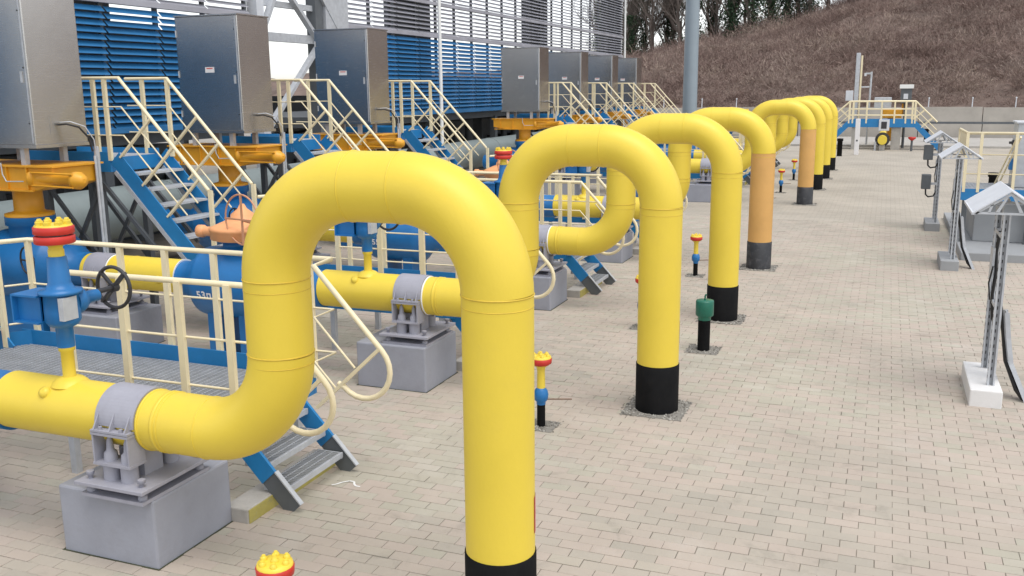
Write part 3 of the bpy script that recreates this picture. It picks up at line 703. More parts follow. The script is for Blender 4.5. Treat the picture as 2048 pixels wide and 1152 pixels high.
# ---- connecting spool left of the ball valve
def spool():
    t = thing('pipe_spool', '', 'pipe', (-9.6, 0, ZH), 'yellow spools between the valves')
    MB().cyl((-10.52, 0, ZH), (-8.862, 0, ZH), PR, n=36).build('pipe', YEL, t)
    MB().lathe((-9.12, -.2, ZH-.02), (0, -1, .1), [(.06, 0), (.055, .05), (.03, .07), (.01, .075)], 14).build('plug', YEL, t)
    MB().ring((-9.7, 0, ZH), (1, 0, 0), PR, .006, 36, 6).build('weld_bead', YEL, t)
    return t
x0 = spool()
# ---- actuated valve
def act_valve():
    X = -11.6
    t = thing('actuated_valve', '', 'valve', (X, 0, 0), 'blue valves with big yellow actuators')
    MB().lathe((X, 0, ZH), (1, 0, 0), [(.242, -1.5), (.242, -.85), (.33, -.8), (.33, -.7), (.5, -.55), (.52, -.5), (.52, .5), (.5, .55), (.33, .7), (.33, .8), (.242, .85), (.242, 1.08)], 36).build('valve_body', BLU, t)
    MB().box(X-.35, X+.35, -.3, .3, -.01, .7).build('pedestal', BLU, t)
    MB().lathe((X, 0, 1.5), (0, 0, 1), [(.3, 0), (.3, .22), (.34, .24), (.34, .36)], 28).build('bonnet', BLU, t)
    MB().lathe((X, 0, 1.862), (0, 0, 1), [(.335, 0), (.335, .04), (.24, .06), (.205, .08), (.2, .36), (.23, .395)], 28).build('yellow_stem', AYE, t)
    hb = MB(); hb.prism([(X-1.0, 2.34), (X-.5, 2.27), (X+.62, 2.27), (X+.95, 2.36), (X+.95, 2.6), (X-1.0, 2.6)], -.40, .45)
    h_ = hb.build('actuator_housing', AYE, t, bevel=.015)
    MB().box(X-1.05, X+1.0, -.44, .49, 2.601, 2.625).build('housing_lid', AYE, h_)
    for gx_ in (-.75, -.3, .12, .5):
        MB().box(X+gx_-.012, X+gx_+.012, -.43, -.401, 2.29, 2.6).build('rib', AYE, h_)
    MB().box(X-.95, X+.6, -.45, -.401, 2.265, 2.285).build('rib', AYE, h_)
    a = MB().lathe((X+.5, -.3, 2.44), (1, -.12, 0), [(.13, 0), (.15, .03), (.15, .07), (.085, .09), (.08, .85), (.12, .87), (.12, .95), (.09, .97), (.08, 1.03), (.03, 1.05)], 20).build('cylinder_arm', AYE, t)
    for z in (2.35, 2.53):
        MB().cyl((X+.58, -.42, z), (X+1.42, -.51, z), .014, n=8).build('tie_rod', AYE, a)
    hw = MB().ring((X+.55, -.62, 1.32), (.3, 1, 0), .19, .014, 28, 8).build('handwheel', IRN, t)
    MB().bar((X+.37, -.57, 1.32), (X+.73, -.67, 1.32), .02, .02).bar((X+.55, -.62, 1.14), (X+.55, -.62, 1.5), .02, .02).cyl((X+.55, -.62, 1.32), (X+.42, -.2, 1.32), .02, n=8).build('spoke', IRN, hw)
    MB().tube([(X+.08, -.46, 2.66), (X+.1, -.47, 2.5), (X+.16, -.47, 2.4), (X+.48, -.47, 2.41)], .009, 6).build('impulse_line', GAL, t)
    for gx_, gy_ in ((-.5, -.28), (.35, -.28), (-.5, .4), (.35, .4)):
        MB().box(X+gx_-.04, X+gx_+.04, gy_-.04, gy_+.04, 2.625, 2.86).build('cabinet_foot', GAL, t)
    return t
z0 = act_valve()
# ---- stainless cabinet
def cabinet():
    t = thing('steel_cabinet', '', 'cabinet', (-11.6, .08, 2.86), 'stainless cabinets above the actuators')
    x0, x1, y0, y1 = -12.3, -10.92, -.37, .56
    MB().box(x0, x1, y0, y1, 2.90, 4.95).build('body', SST, t, bevel=.012)
    MB().box(x0-.02, x1+.02, y0-.02, y1+.02, 2.86, 2.905).build('base_skirt', SST, t)
    MB().box(x0-.012, x1+.012, y0-.012, y1+.012, 4.951, 4.975).build('lid', SST, t)
    MB().box(x1-.05, x1-.03, y0-.006, y0-.0005, 2.93, 4.93).build('door_seam', GAL, t)
    MB().box(x0+.03, x1-.05, y0-.004, y0-.0005, 3.0, 4.9).build('door_panel', SST, t)
    lb = MB().box(x0+.62, x0+.82, y0-.008, y0-.0045, 3.95, 4.05).build('label_plate', TAG, t)
    MB().box(x0+.65, x0+.79, y0-.010, y0-.0085, 4.015, 4.035).build('label_band', TAGR, lb)
    for k in range(3):
        MB().cyl((x1-.07, y0-.01, 3.2+.75*k), (x1-.07, y0, 3.2+.75*k), .012, n=8).build('screw', IRN, t)
    for k in range(3):
        MB().cyl((x0+.02, y0-.014, 3.15+.72*k), (x0+.02, y0-.014, 3.27+.72*k), .012, n=8).build('hinge', GAL, t)
    MB().box(x1-.13, x1-.10, y0-.02, y0-.0045, 3.75, 3.9).build('door_handle', GAL, t)
    MB().box(x1+.0005, x1+.006, -.1, .2, 3.05, 3.3).build('gland_plate', SST, t)
    MB().tube([(x1+.005, .05, 3.17), (x1+.12, .08, 3.18), (x1+.22, .2, 3.13), (x1+.28, .3, 2.98), (x1+.3, .33, 2.78)], .014, 8).build('cable', RUB, t)
    MB().tube([(x1+.005, .08, 3.2), (x1+.15, .12, 3.21), (x1+.29, .24, 3.14), (x1+.335, .34, 2.95), (x1+.335, .36, 2.72)], .008, 8).build('cable', GAL, t)
    return t
c0 = cabinet()
# ---- cable post
def cpost():
    t = thing('cable_post', '', 'post', (-10.58, .4, 0), 'grey cable posts')
    MB().box(-10.63, -10.57, .36, .40, -.02, 2.85).box(-10.63, -10.62, .36, .44, -.02, 2.85).build('angle_post', GAL, t)
    MB().tube([(-10.6, .345, 2.72), (-10.6, .345, .05)], .02, 8).build('conduit', GAL, t)
    MB().box(-10.7, -10.5, .3, .5, -.01, .02).build('foot_plate', GAL, t)
    return t
k0 = cpost()
# ---- drain valve near each riser
def drain():
    t = thing('drain_valve', '', 'valve', (-3.3, -1.0, 0), 'small capped drain valves')
    X, Y = -3.3, -1.0
    MB().cyl((X, Y, -.02), (X, Y, .27), .045, n=16).build('black_tube', BLK, t)
    MB().lathe((X, Y, .27), (0, 0, 1), [(.05, 0), (.05, .03), (.075, .06), (.08, .12), (.07, .17), (.045, .2)], 16).build('blue_valve', BLU, t)
    MB().cyl((X+.05, Y-.0, .335), (X+.33, Y+.06, .35), .01, n=8).build('lever', RST, t)
    MB().lathe((X, Y, .47), (0, 0, 1), [(.045, 0), (.042, .2), (.05, .25), (.09, .28)], 16).build('yellow_stem', YEL, t)
    MB().lathe((X, Y, .75), (0, 0, 1), [(.085, 0), (.115, .02), (.118, .075), (.112, .08)], 20).build('flange', RED, t)
    MB().lathe((X, Y, .831), (0, 0, 1), [(.112, 0), (.108, .02), (.05, .024)], 20).build('cover', YEL, t)
    for k in range(6):
        a = 2*PI*k/6
        MB().lathe((X+.08*math.cos(a), Y+.08*math.sin(a), .85), (0, 0, 1), [(.022, 0), (.022, .022), (.013, .026), (.012, .036)], 6).build('bolt', YEL, t)
    MB().lathe((X, Y, .85), (0, 0, 1), [(.026, 0), (.026, .02), (.016, .025), (.014, .055)], 8).build('bolt', YEL, t)
    return t
d0 = drain(); d0.scale.z = .93
# ------------------------------------------------------------------ walkway with lower and upper stairs
YN, YF, YS = .90, 2.20, 1.88          # near rail, far rail of low platform, stair far side
UN, UF = .95, 1.97                    # upper stair
ZP, ZR = .80, 2.0                     # low platform, its rail top
ZU, ZUR = 2.65, 3.82
SL = -1.087
XU, XLOW = -10.62, -9.12              # upper stair rail bends
XG = -4.92                            # ground stair rail bend
dS = V3(1, 0, SL).normalized(); nS = V3(SL, 0, -1).normalized()      # down-slope, perpendicular (down-left)
def grating(x0, x1, y0, y1, z):
    mb = MB(); y = y0+.01
    while y < y1-.005: mb.box(x0, x1, y-.002, y+.002, z-.03, z); y += .034
    x = x0+.02
    while x < x1: mb.box(x-.003, x+.003, y0, y1, z-.008, z-.001); x += .076
    return mb
def walkway():
    t = thing('access_walkway', '', 'walkway', (-6.9, 1.5, 0), 'blue and cream access walkways')
    def post(x, y, z0, z1): MB().box(x-.032, x+.032, y-.022, y+.022, z0, z1).build('post', CRM, t)
    grating(-9.1, -5.25, YN+.03, YF-.03, ZP).build('grating', GAL, t, kind='stuff')
    MB().box(-9.1, -5.2, YF-.012, YF+.004, ZP-.1, ZP+.16).build('kick_plate', BLU2, t)
    MB().box(-9.1, -5.2, YN-.01, YN+.02, ZP-.19, ZP+.004).build('edge_beam', BLU2, t)
    MB().box(-9.1, -5.2, YF+.006, YF+.05, ZP-.19, ZP-.02).build('edge_beam', BLU2, t)
    MB().bar((-9.12, UF+.02, ZP+.03), (-8.95, YF, ZP+.03), .012, .26, (1, 1, 0)).build('kick_plate', BLU2, t)
    MB().box(-5.22, -5.2, YN, YF, ZP-.19, ZP+.004).build('end_beam', BLU2, t)
    for x in (-8.9, -7.1, -5.4):
        for y in (YN+.03, YF-.03):
            MB().box(x-.035, x+.035, y-.035, y+.035, -.02, ZP-.1).build('support_leg', GAL, t)
    for x in (-8.9, -7.58, -6.98, -6.35, -5.75, -5.2): post(x, YF+.03, ZP-.02, ZR)
    for x in (-6.94, -6.28, -5.64, -5.12): post(x, YN-.03, ZP-.1, ZR)
    rail = {ZR: .027, ZP+.70: .012, ZP+.26: .012}
    for k, (z, r) in enumerate(rail.items()):
        dz = ZR-z
        off = nS*(.83*(0, .36, .70)[k])
        # far rail: kink from the upper stair to the wide platform, kink back at the ground stair, slope down
        pu = V3(XLOW, UF, ZR+.19)+V3(0, 0, -dz)
        path = [(-9.05, UF+.02, z), (-8.9, YF+.03, z), (XG-.02, YF+.03, z)]
        b = V3(XG, YS, ZR)+off*1.0
        if k: b = V3(XG-.02*k, YS, z); 
        path += [tuple(b)]
        e = V3(-4.2, YS, ZR+SL*(-4.2-XG))
        if k == 0:
            path += [tuple(V3(XG+.7, YS, ZR+SL*.7))]
            cx_, cz_ = XG+.7, ZR+SL*.7
            cpt = V3(cx_, YS, cz_)+nS*.29
            a0 = math.atan2(-nS.z, -nS.x)
            for q in range(1, 13):
                a = a0-math.radians(180*q/12); path.append((cpt.x+.29*math.cos(a), YS, cpt.z+.29*math.sin(a)))
            path.append((cpt.x+.29*math.cos(a0-PI)-.06, YS, cpt.z+.29*math.sin(a0-PI)+.03))
        else:
            ln = ((XG+.62+off.x)-b.x)
            path += [(b.x+ln, YS, b.z+SL*ln)]
        MB().tube(path, r, 10 if k == 0 else 6).build('rail', CRM, t)
        # near rail
        xs = -6.94
        path = [(xs, YN-.03, z)] if k else [(xs, YN-.03, ZR-.1), (xs+.01, YN-.03, ZR-.03), (xs+.06, YN-.03, ZR)]
        if k == 0:
            path += [(XG, YN, ZR), (XG+.7, YN, ZR+SL*.7)]
            for q in range(1, 13):
                a = a0-math.radians(180*q/12); path.append((cpt.x+.29*math.cos(a), YN, cpt.z+.29*math.sin(a)))
            path.append((cpt.x+.29*math.cos(a0-PI)-.06, YN, cpt.z+.29*math.sin(a0-PI)+.03))
        else:
            path += [(b.x, YN-.0, z), (b.x+ln, YN, b.z+SL*ln)]
        MB().tube(path, r, 10 if k == 0 else 6).build('rail', CRM, t)
    for y in (YN, YS):
        for s in (.68,):
            q = V3(XG+s, y, ZR+SL*s); MB().bar(q, q+nS*.97, .05, .03, (0, 1, 0)).build('baluster', CRM, t)
    # ground stair
    sx0, sz0 = -5.29, ZP
    for y in (YN+.02, YS-.02):
        a = V3(sx0+.02, y, ZP-.06); ln = (ZP-.06)/-dS.z
        MB().bar(a-dS*.05, a+dS*(ln*.62), .03, .19, (0, 1, 0)).build('stringer', BLU2, t)
        MB().bar(a+dS*(ln*.62), a+dS*(ln*.985), .012, .19, (0, 1, 0)).build('stringer_foot', DGR, t)  # darker steel paints the web's shade; the lit flange gets the lighter one
        MB().bar(a+dS*(ln*.62)-nS*.1, a+dS*(ln*.985)-nS*.1, .05, .012, (0, 1, 0)).build('foot_flange', GAL, t)
    for k in range(1, 4):
        z = ZP-.2*k; x = sx0+.02+.2*k/1.087
        g = grating(x-.22, x+.04, YN+.05, YS-.05, z); g.box(x+.04, x+.055, YN+.05, YS-.05, z-.05, z+.002); g.build('tread', GAL, t)
        for y in (YN+.05, YS-.065):
            MB().prism([(x-.22, z-.06), (x+.05, z-.06), (x+.05, z+.0), (x-.22, z+.0)], y, y+.012).build('tread_bracket', GAL, t)
    # upper stair
    base = V3(XU, 0, ZUR)+nS*.83
    for y in (UN, UF):
        a = V3(base.x, y, base.z); l0 = (a.z-2.72)/-dS.z; l1 = (a.z-(ZP+.02))/-dS.z
        MB().bar(a+dS*l0+nS*.11, a+dS*l1+nS*.11, .02, .23, (0, 1, 0)).build('stringer', BLU2, t)
        MB().bar(a+dS*(l0+.15)+nS*.26, a+dS*(l1-.1)+nS*.26, .05, .06, (0, 1, 0)).build('under_rail', GAL, t)
        for s in (.80, 1.36, 1.98):
            q = V3(XU, y, ZUR)+dS*s; MB().bar(q, q+nS*.86, .05, .03, (0, 1, 0)).build('baluster', CRM, t)
        post(XLOW+.02, y, ZP, 2.2)
        for k, (z, r) in enumerate(((ZUR, .027), (ZUR-.42, .012), (ZUR-.84, .012))):
            q = V3(XU, y, ZUR)+nS*(.83*(0, .34, .68)[k]); qx = XU if k == 0 else q.x-(z-q.z)/SL*-1
            sx_ = XU-.0
            # point where the flat rail at height z meets the sloped line
            s_ = (z-q.z)/SL; bx = q.x+s_
            end = q+dS*2.2
            MB().tube([(-11.45, y, z), (bx, y, z), tuple(end)], r, 10 if k == 0 else 6).build('rail', CRM, t)
        post(-11.12, y, ZU-.05, ZUR); post(-10.9, y, ZU-.05, ZUR) if y == UN else post(XU+.0, y, ZU-.05, ZUR)
    nst = 8
    for k in range(1, nst):
        z = ZP+(ZU-ZP)*k/nst; c = base+nS*.05; s_ = (z-c.z)/SL; x = c.x+s_
        MB().box(x-.16, x+.12, UN+.02, UF-.02, z-.035, z).build('tread', GAL, t)
    MB().box(-12.5, -10.95, UN+.03, UF-.03, ZU-.03, ZU-.005).build('upper_deck', GAL, t)
    for y in (UN, UF):
        MB().box(-12.6, -10.9, y-.02, y+.02, ZU-.22, ZU+.08).build('upper_beam', BLU2, t)
    MB().box(-10.93, -10.9, UN+.025, UF-.025, ZU-.22, ZU-.01).build('upper_beam', BLU2, t)
    for x in (-12.3, -11.2):
        for y in (UN+.05, UF-.05):
            MB().box(x-.05, x+.05, y-.05, y+.05, -.02, ZU-.2).build('support_leg', DGR, t)
    for y in (UN+.05, UF-.05):
        MB().bar((-12.3, y, .4), (-11.2, y, 2.2), .05, .06, (0, 1, 0)).bar((-12.3, y, 2.2), (-11.2, y, .9), .05, .06, (0, 1, 0)).build('leg_brace', DGR, t)
        MB().bar((-11.2, y, 2.3), (-10.2, y, 1.25), .05, .06, (0, 1, 0)).build('leg_brace', DGR, t)
    MB().tube([(-11.3, UN+.1, ZUR), (-12.5, UN+.1, ZUR)], .02, 8).build('rail', CRM, t)
    return t
wk0 = walkway()
ft0 = thing('concrete_footing', '', 'footing', (-5.0, 1.4, 0), 'stair footings')
MB().box(-5.08, -4.83, .57, 1.97, -.02, .13).build('block', CON, ft0, bevel=.012)
MB().box(-4.829, -4.822, .58, 1.96, .0, .122).build('painted_face', CONY, ft0)
# ------------------------------------------------------------------ distribute the copies
def spread(root, labels, idxs, base=0.0, dy=None):
    out = []; first = True
    for i in idxs:
        y = YL[i]+(dy[i] if dy else 0)
        if first: src = root; y_src = y; first = False; root.location.y += y; root['label'] = labels(i); out.append(root)
        else: out.append(copy_thing(root, (0, y-y_src, 0), labels(i)))
    return out
WDY = [.07, .0, .12, .15, .15, .15, .15, .15]
PO = ['nearest', 'second', 'third', 'fourth', 'fifth', 'sixth', 'seventh', 'eighth']
spread(p0, lambda i: f'grey painted concrete plinth under the {PO[i]} yellow gooseneck pipe', range(8), dy=[.15]+[0]*7)
spread(s0, lambda i: f'grey spring saddle clamping the {PO[i]} gooseneck pipe on its plinth', range(8))
spread(v0, lambda i: f'blue bleed valve with red flange and handwheel on the {PO[i]} gooseneck pipe', range(8))
wv = spread(w0, lambda i: f'blue ball valve with faded orange operator on the {PO[i]} line' + (', marked 53' if i == 1 else ', marked 55' if i == 2 else ', cut by left edge' if i == 0 else ''), range(0, 8))
spread(x0, lambda i: f'yellow pipe spool left of the ball valve on the {PO[i]} line', range(1, 8))
spread(q0, lambda i: f'grey concrete plinth under the yellow spool of the {PO[i]} line', range(1, 8))
spread(s1, lambda i: f'grey saddle clamping the yellow spool of the {PO[i]} line', range(1, 8))
spread(z0, lambda i: f'blue valve with yellow actuator below the {PO[i-1]} steel cabinet', range(1, 8))
spread(c0, lambda i: f'brushed steel cabinet above a yellow actuator, {PO[i-1]} of the row from the left', range(1, 8))
spread(k0, lambda i: f'grey cable post beside the {PO[i-1]} steel cabinet', range(1, 8))
spread(wk0, lambda i: f'access walkway with cream rails and blue stairs just behind the {PO[i]} gooseneck pipe', range(8), dy=WDY)
spread(ft0, lambda i: f'worn yellow concrete footing of the stair behind the {PO[i]} gooseneck pipe', range(8), dy=WDY)
DY = [-.07, 0, 0, -.25, -.45, -.45, 0, 0]
dv = spread(d0, lambda i: f'small drain valve with red flange standing near the {PO[i]} gooseneck riser', range(8), dy=DY)
for i, o in enumerate(dv): put_gravel(o.location.x, o.location.y, .17, .05, 300+i)
# painted numbers on two ball valves
def number(txt, y):
    cu = bpy.data.curves.new('valve_number', 'FONT'); cu.body = txt; cu.size = .14; cu.extrude = .001; cu.offset = .0035; cu.space_character = 1.1
    tmp = bpy.data.objects.new('tmp', cu); COL.objects.link(tmp)
    dg = bpy.context.evaluated_depsgraph_get(); me = bpy.data.meshes.new_from_object(tmp.evaluated_get(dg)); bpy.data.objects.remove(tmp)
    me.materials.clear(); me.materials.append(TAG); return me
for i, txt in ((1, '53п'), (2, '55п')):
    me = number(txt, 0); v = wv[i]
    o = bpy.data.objects.new('valve_number', me); COL.objects.link(o); o.parent = v
    zc = .955
    for vt in me.vertices:      # wrap on the barrel
        x, h, e = vt.co; ang = (zc+h-(ZH-.02))/.478
        r = .4775+.002+e
        vt.co = (-8.29+x-(-7.95), -r*math.cos(ang), ZH-.02+r*math.sin(ang))
    o['label'] = f'white painted mark {txt}'
# ================================================================== RIGHT HAND SIDE
def stand(dx, dy, label, boxes=False, tray=True):
    t = thing('instrument_stand', label, 'stand', (1.26+dx, 12.1+dy, 0), 'roofed instrument stands')
    def B(x0, x1, y0, y1, z0, z1, nm, m, bev=0, par=None): return MB().box(x0+dx, x1+dx, y0+dy, y1+dy, z0, z1).build(nm, m, par or t, bevel=bev)
    B(1.085, 1.425, 11.5, 12.72, -.02, .20, 'concrete_base', WCON if dx == 0 and dy == 0 else GCON, .015)
    for y in (11.72, 12.46):
        mb = MB().box(1.275+dx, 1.355+dx, y+.055+dy, y+.06+dy, .2, 2.2).box(1.275+dx, 1.28+dx, y+dy, y+.055+dy, .2, 2.2).box(1.35+dx, 1.355+dx, y+dy, y+.055+dy, .2, 2.2)
        mb.box(1.275+dx, 1.295+dx, y-.005+dy, y+dy, .2, 2.2).box(1.335+dx, 1.355+dx, y-.005+dy, y+dy, .2, 2.2)
        po = mb.build('strut_post', GAL, t)
        sl = MB(); z = .28
        while z < 2.15:
            sl.box(1.272+dx, 1.2749+dx, y+.022+dy, y+.034+dy, z, z+.038); sl.box(1.309+dx, 1.319+dx, y+.052+dy, y+.0549+dy, z, z+.038); z += .09
        sl.build('slots', IRN, po)
    B(1.28, 1.35, 11.786, 12.455, 1.9, 1.94, 'cross_strut', GAL); B(1.28, 1.35, 11.786, 12.455, 1.1, 1.14, 'cross_strut', GAL)
    # gabled canopy
    y0, y1 = 11.55+dy, 12.75+dy; ax = 1.315+dx
    for s in (-1, 1):
        MB().add([(ax, y0, 2.47), (ax+s*.37, y0, 2.215), (ax+s*.37, y1, 2.215), (ax, y1, 2.47), (ax, y0, 2.455), (ax+s*.365, y0, 2.20), (ax+s*.365, y1, 2.20), (ax, y1, 2.455)],
                 [(0, 1, 2, 3), (4, 7, 6, 5), (0, 4, 5, 1), (1, 5, 6, 2), (2, 6, 7, 3), (3, 7, 4, 0)]).build('roof_sheet', WHS, t)
        MB().bar((ax+s*.36, y0+.01, 2.207), (ax+s*.36, y1-.01, 2.207), .03, .03).build('eave_edge', WHS, t)
    for y in (y0+.02, y1-.03):
        g = MB().prism([(ax-.34, 2.20), (ax+.34, 2.20), (ax+.32, 2.225), (ax-.32, 2.225)], y, y+.01)
        for s in (-1, 1):
            g.prism([(ax+s*.0, 2.445), (ax+s*.34, 2.212), (ax+s*.34, 2.19), (ax, 2.41)], y, y+.01)
            g.prism([(ax+s*.10, 2.222), (ax+s*.14, 2.222), (ax+s*.06, 2.37), (ax+s*.02, 2.40)], y, y+.01)
            g.prism([(ax+s*.19, 2.222), (ax+s*.215, 2.222), (ax+s*.19, 2.30), (ax+s*.16, 2.315)], y, y+.01)
        g.build('gable_truss', GAL, t)
    if tray:
        MB().tube([(1.37+dx, 12.2+dy, 1.1), (1.45+dx, 12.2+dy, .75), (1.5+dx, 12.15+dy, .4), (1.62+dx, 12.0+dy, .1), (1.72+dx, 11.9+dy, -.02)], .03, 8).build('cable_bundle', RUB, t)
        pts = [(1.44, 12.05, 1.02), (1.48, 12.05, .72), (1.53, 12.02, .42), (1.72, 11.9, -.01)]
        mb = MB()
        for a, b in zip(pts[:-1], pts[1:]):
            mb.bar((a[0]+dx, a[1]+dy, a[2]), (b[0]+dx, b[1]+dy, b[2]), .17, .012, (0, 1, 0))
            for s in (-.085, .085): mb.bar((a[0]+dx, a[1]+dy+s, a[2]), (b[0]+dx, b[1]+dy+s, b[2]), .006, .05, (0, 1, 0))
        tr = mb.build('cable_tray', GAL, t)
        h = MB()
        for a, b in zip(pts[:-1], pts[1:]):
            a, b = Vector(a)+V3(dx, dy, 0), Vector(b)+V3(dx, dy, 0); n_ = int((b-a).length/.045)
            for i in range(n_):
                q = a.lerp(b, (i+.5)/n_)
                for yy in (-.05, 0, .05):
                    qq = q+V3(.0085, yy-.0, .004); d_ = (b-a).normalized(); h.bar(qq-d_*.009, qq+d_*.009, .014, .004, (0, 1, 0))
        h.build('perforations', IRN, tr)
    MB().tube([(1.3+dx, 12.1+dy, 1.95), (1.28+dx, 12.1+dy, 1.7), (1.30+dx, 12.12+dy, 1.45), (1.28+dx, 12.1+dy, 1.2), (1.31+dx, 12.15+dy, .9), (1.36+dx, 12.2+dy, .8)], .018, 8).build('cable', RUB, t)
    MB().tube([(1.25+dx, 12.0+dy, 1.55), (1.22+dx, 12.0+dy, 1.35), (1.25+dx, 12.02+dy, 1.15)], .01, 6).build('cable', RUB, t)
    B(1.24, 1.27, 12.08, 12.3, 1.35, 1.75, 'terminal_box', GAL, .005)
    if boxes:
        for z in (1.78, 1.05):
            bx = B(.92, 1.14, 11.6, 11.85, z, z+.36, 'junction_box', DGR, .012)
            MB().tube([(1.03+dx, 11.7+dy, z), (1.04+dx, 11.7+dy, z-.14), (1.1+dx, 11.7+dy, z-.2), (1.22+dx, 11.72+dy, z-.18), (1.28+dx, 11.74+dy, z-.05)], .02, 8).build('conduit', RUB, bx)
            B(1.14, 1.276, 11.7, 11.76, z+.1, z+.16, 'bracket', GAL)
    return t
stand(0, 0, 'nearest roofed stand on a white concrete base, at the right edge')
stand(.08, 8.75, 'middle roofed instrument stand with a grey base and cable tray')
stand(-.02, 14.3, 'farthest roofed stand carrying two dark junction boxes', boxes=True, tray=False)
# platform with concrete block
t = thing('valve_platform', 'raised platform with cream rails and blue beam on a grey concrete block, right edge', 'platform', (3.5, 24, 0))
MB().box(1.62, 9, 21.6, 28.5, -.02, .17).build('slab', GCON, t, bevel=.015)
MB().box(1.95, 3.35, 23.3, 27, .172, 1.02).build('concrete_block', GCON, t, bevel=.015)
MB().box(1.62, 6, 22.98, 23.02, 1.12, 1.37).build('blue_beam', BLU2, t)
MB().box(1.62, 1.66, 23.025, 25.3, 1.12, 1.37).build('blue_beam', BLU2, t)
grating(1.67, 6, 23.03, 25.3, 1.3).build('deck_grating', GAL, t, kind='stuff')
for x in (1.72, 3.0, 4.5): MB().box(x-.05, x+.05, 23.1, 23.2, .171, 1.2).build('leg', DGR, t)
for x, y in ((1.66, 23.0), (1.94, 23.0), (2.62, 23.0), (3.3, 23.0), (4.0, 23.0), (1.64, 25.2)): MB().box(x-.03, x+.03, y-.03, y+.03, 1.3, 2.58).build('post', CRM, t)
for z, r in ((2.58, .03), (2.12, .014), (1.7, .014)):
    MB().tube([(1.64, 25.2, z), (1.66, 23.0, z), (6, 23.0, z)], r, 8).build('rail', CRM, t)
MB().box(1.64, 1.655, 23.1, 25.1, 2.05, 2.55).build('side_panel', CRM, t)
MB().bar((2.62, 23.0, 2.5), (2.35, 23.9, 1.4), .05, .03, (0, 1, 0)).build('stair_rail', CRM, t)
MB().bar((2.7, 23.1, 2.5), (2.45, 24.0, 1.4), .05, .03, (0, 1, 0)).build('stair_rail', CRM, t)
t = thing('valve_cabinet', 'grey valve cabinet behind the right platform rail', 'cabinet', (3.1, 24.4, 1.32))
MB().box(2.75, 3.6, 24.2, 25, 1.305, 2.75).build('body', GAL, t, bevel=.02)
MB().box(2.72, 3.63, 24.17, 25.03, 2.752, 2.79).build('lid', WHS, t)
MB().box(2.66, 2.749, 24.3, 24.5, 1.7, 1.95).build('actuator_knob', BLU, t)
MB().lathe((2.74, 24.6, 2.3), (-1, 0, 0), [(.07, 0), (.07, .03), (.03, .05), (.03, .1)], 14).build('gauge', IRN, t)
# green capped tube
t = thing('capped_tube', 'black tube with a green cap standing in a gravel square before the third riser', 'marker post', (-2.19, 12.85, 0))
MB().cyl((-2.19, 12.85, -.02), (-2.19, 12.85, .52), .085, n=24).build('tube', BLK, t)
MB().lathe((-2.19, 12.85, .5), (0, 0, 1), [(.118, 0), (.124, .01), (.124, .20), (.118, .215), (.03, .22)], 28).build('cap', GRN, t, )
MB().lathe((-2.19, 12.85, .498), (0, 0, -1), [(.11, 0), (.09, .02), (.088, .06)], 24).build('collar', GRN, t)
MB().tube([(-2.19, 12.85, .71), (-2.19, 12.85, .77), (-2.175, 12.85, .80)], .012, 8).build('hook', GRN, t)
put_gravel(-2.19, 12.85, .22, .09, 401)
# white chalk mark
mb = MB(); pts = [(-4.60, 7.03), (-4.57, 7.06), (-4.54, 7.12), (-4.49, 7.17), (-4.44, 7.17), (-4.41, 7.12), (-4.375, 7.09), (-4.33, 7.09)]
for a, b in zip(pts[:-1], pts[1:]):
    d_ = Vector((b[0]-a[0], b[1]-a[1], 0)).normalized(); n_ = V3(-d_.y, d_.x, 0)*.010
    mb.add([(a[0]-n_.x, a[1]-n_.y, .006), (a[0]+n_.x, a[1]+n_.y, .006), (b[0]+n_.x, b[1]+n_.y, .006), (b[0]-n_.x, b[1]-n_.y, .006)], [(0, 1, 2, 3)])
o = mb.build('paint_mark', WHP, origin=(-4.47, 7.1, .006)); tag(o, 'small curved white paint mark on the paving beside the nearest stair', 'paint mark')
# ================================================================== FAR CROSSOVER
FY = 59.0
t = thing('crossover_platform', 'far crossover platform with cream rails and blue beam before the retaining wall', 'platform', (-.3, FY, 0))
MB().box(-2.1, 1.45, FY-.03, FY+.03, 1.28, 1.72).build('blue_beam', BLU2, t)
MB().box(-2.1, 1.45, FY+1.2, FY+1.26, 1.28, 1.72).build('blue_beam', BLU2, t)
MB().box(-2.1, 1.45, FY+.04, FY+1.19, 1.5, 1.54).build('deck', GAL, t)
for yy in (FY, FY+1.23):
    for z, r in ((2.74, .045), (2.3, .025), (1.95, .025)):
        MB().tube([(-3.15, yy, z-1.0), (-2.1, yy, z), (1.45, yy, z), (2.62, yy, z-1.15)], r, 8).build('rail', CRM, t)
    for x in (-2.1, -1.9, -1.15, -.35, .35, .95, 1.3, 1.45): MB().box(x-.04, x+.04, yy-.04, yy+.04, 1.5, 2.74).build('post', CRM, t)
    for s in (.5, .95): MB().bar((1.45+s, yy, 2.74-s*.98), (1.45+s-.6, yy, 2.74-s*.98-.55), .06, .04, (0, 1, 0)).build('baluster', CRM, t)
    for s in (.5, .95): MB().bar((-2.1-s, yy, 2.74-s*.95), (-2.1-s+.6, yy, 2.74-s*.95-.55), .06, .04, (0, 1, 0)).build('baluster', CRM, t)
    MB().bar((1.45, yy, 1.5), (2.95, yy, .0), .05, .3, (0, 1, 0)).build('stringer', BLU2, t)
    MB().bar((-2.1, yy, 1.5), (-3.55, yy, .0), .05, .3, (0, 1, 0)).build('stringer', BLU2, t)
for k in range(6):
    for sg in (-1, 1):
        xx = (1.55+k*.24) if sg > 0 else (-2.2-k*.24)
        MB().box(xx-.13, xx+.13, FY+.05, FY+1.18, 1.28-k*.24, 1.31-k*.24).build('tread', GAL, t)
MB().box(.25, .75, FY+.1, FY+1.1, -.02, 1.27).build('concrete_leg', CON, t)
MB().box(-1.9, -1.6, FY+.1, FY+1.1, -.02, 1.27).build('concrete_leg', CON, t)
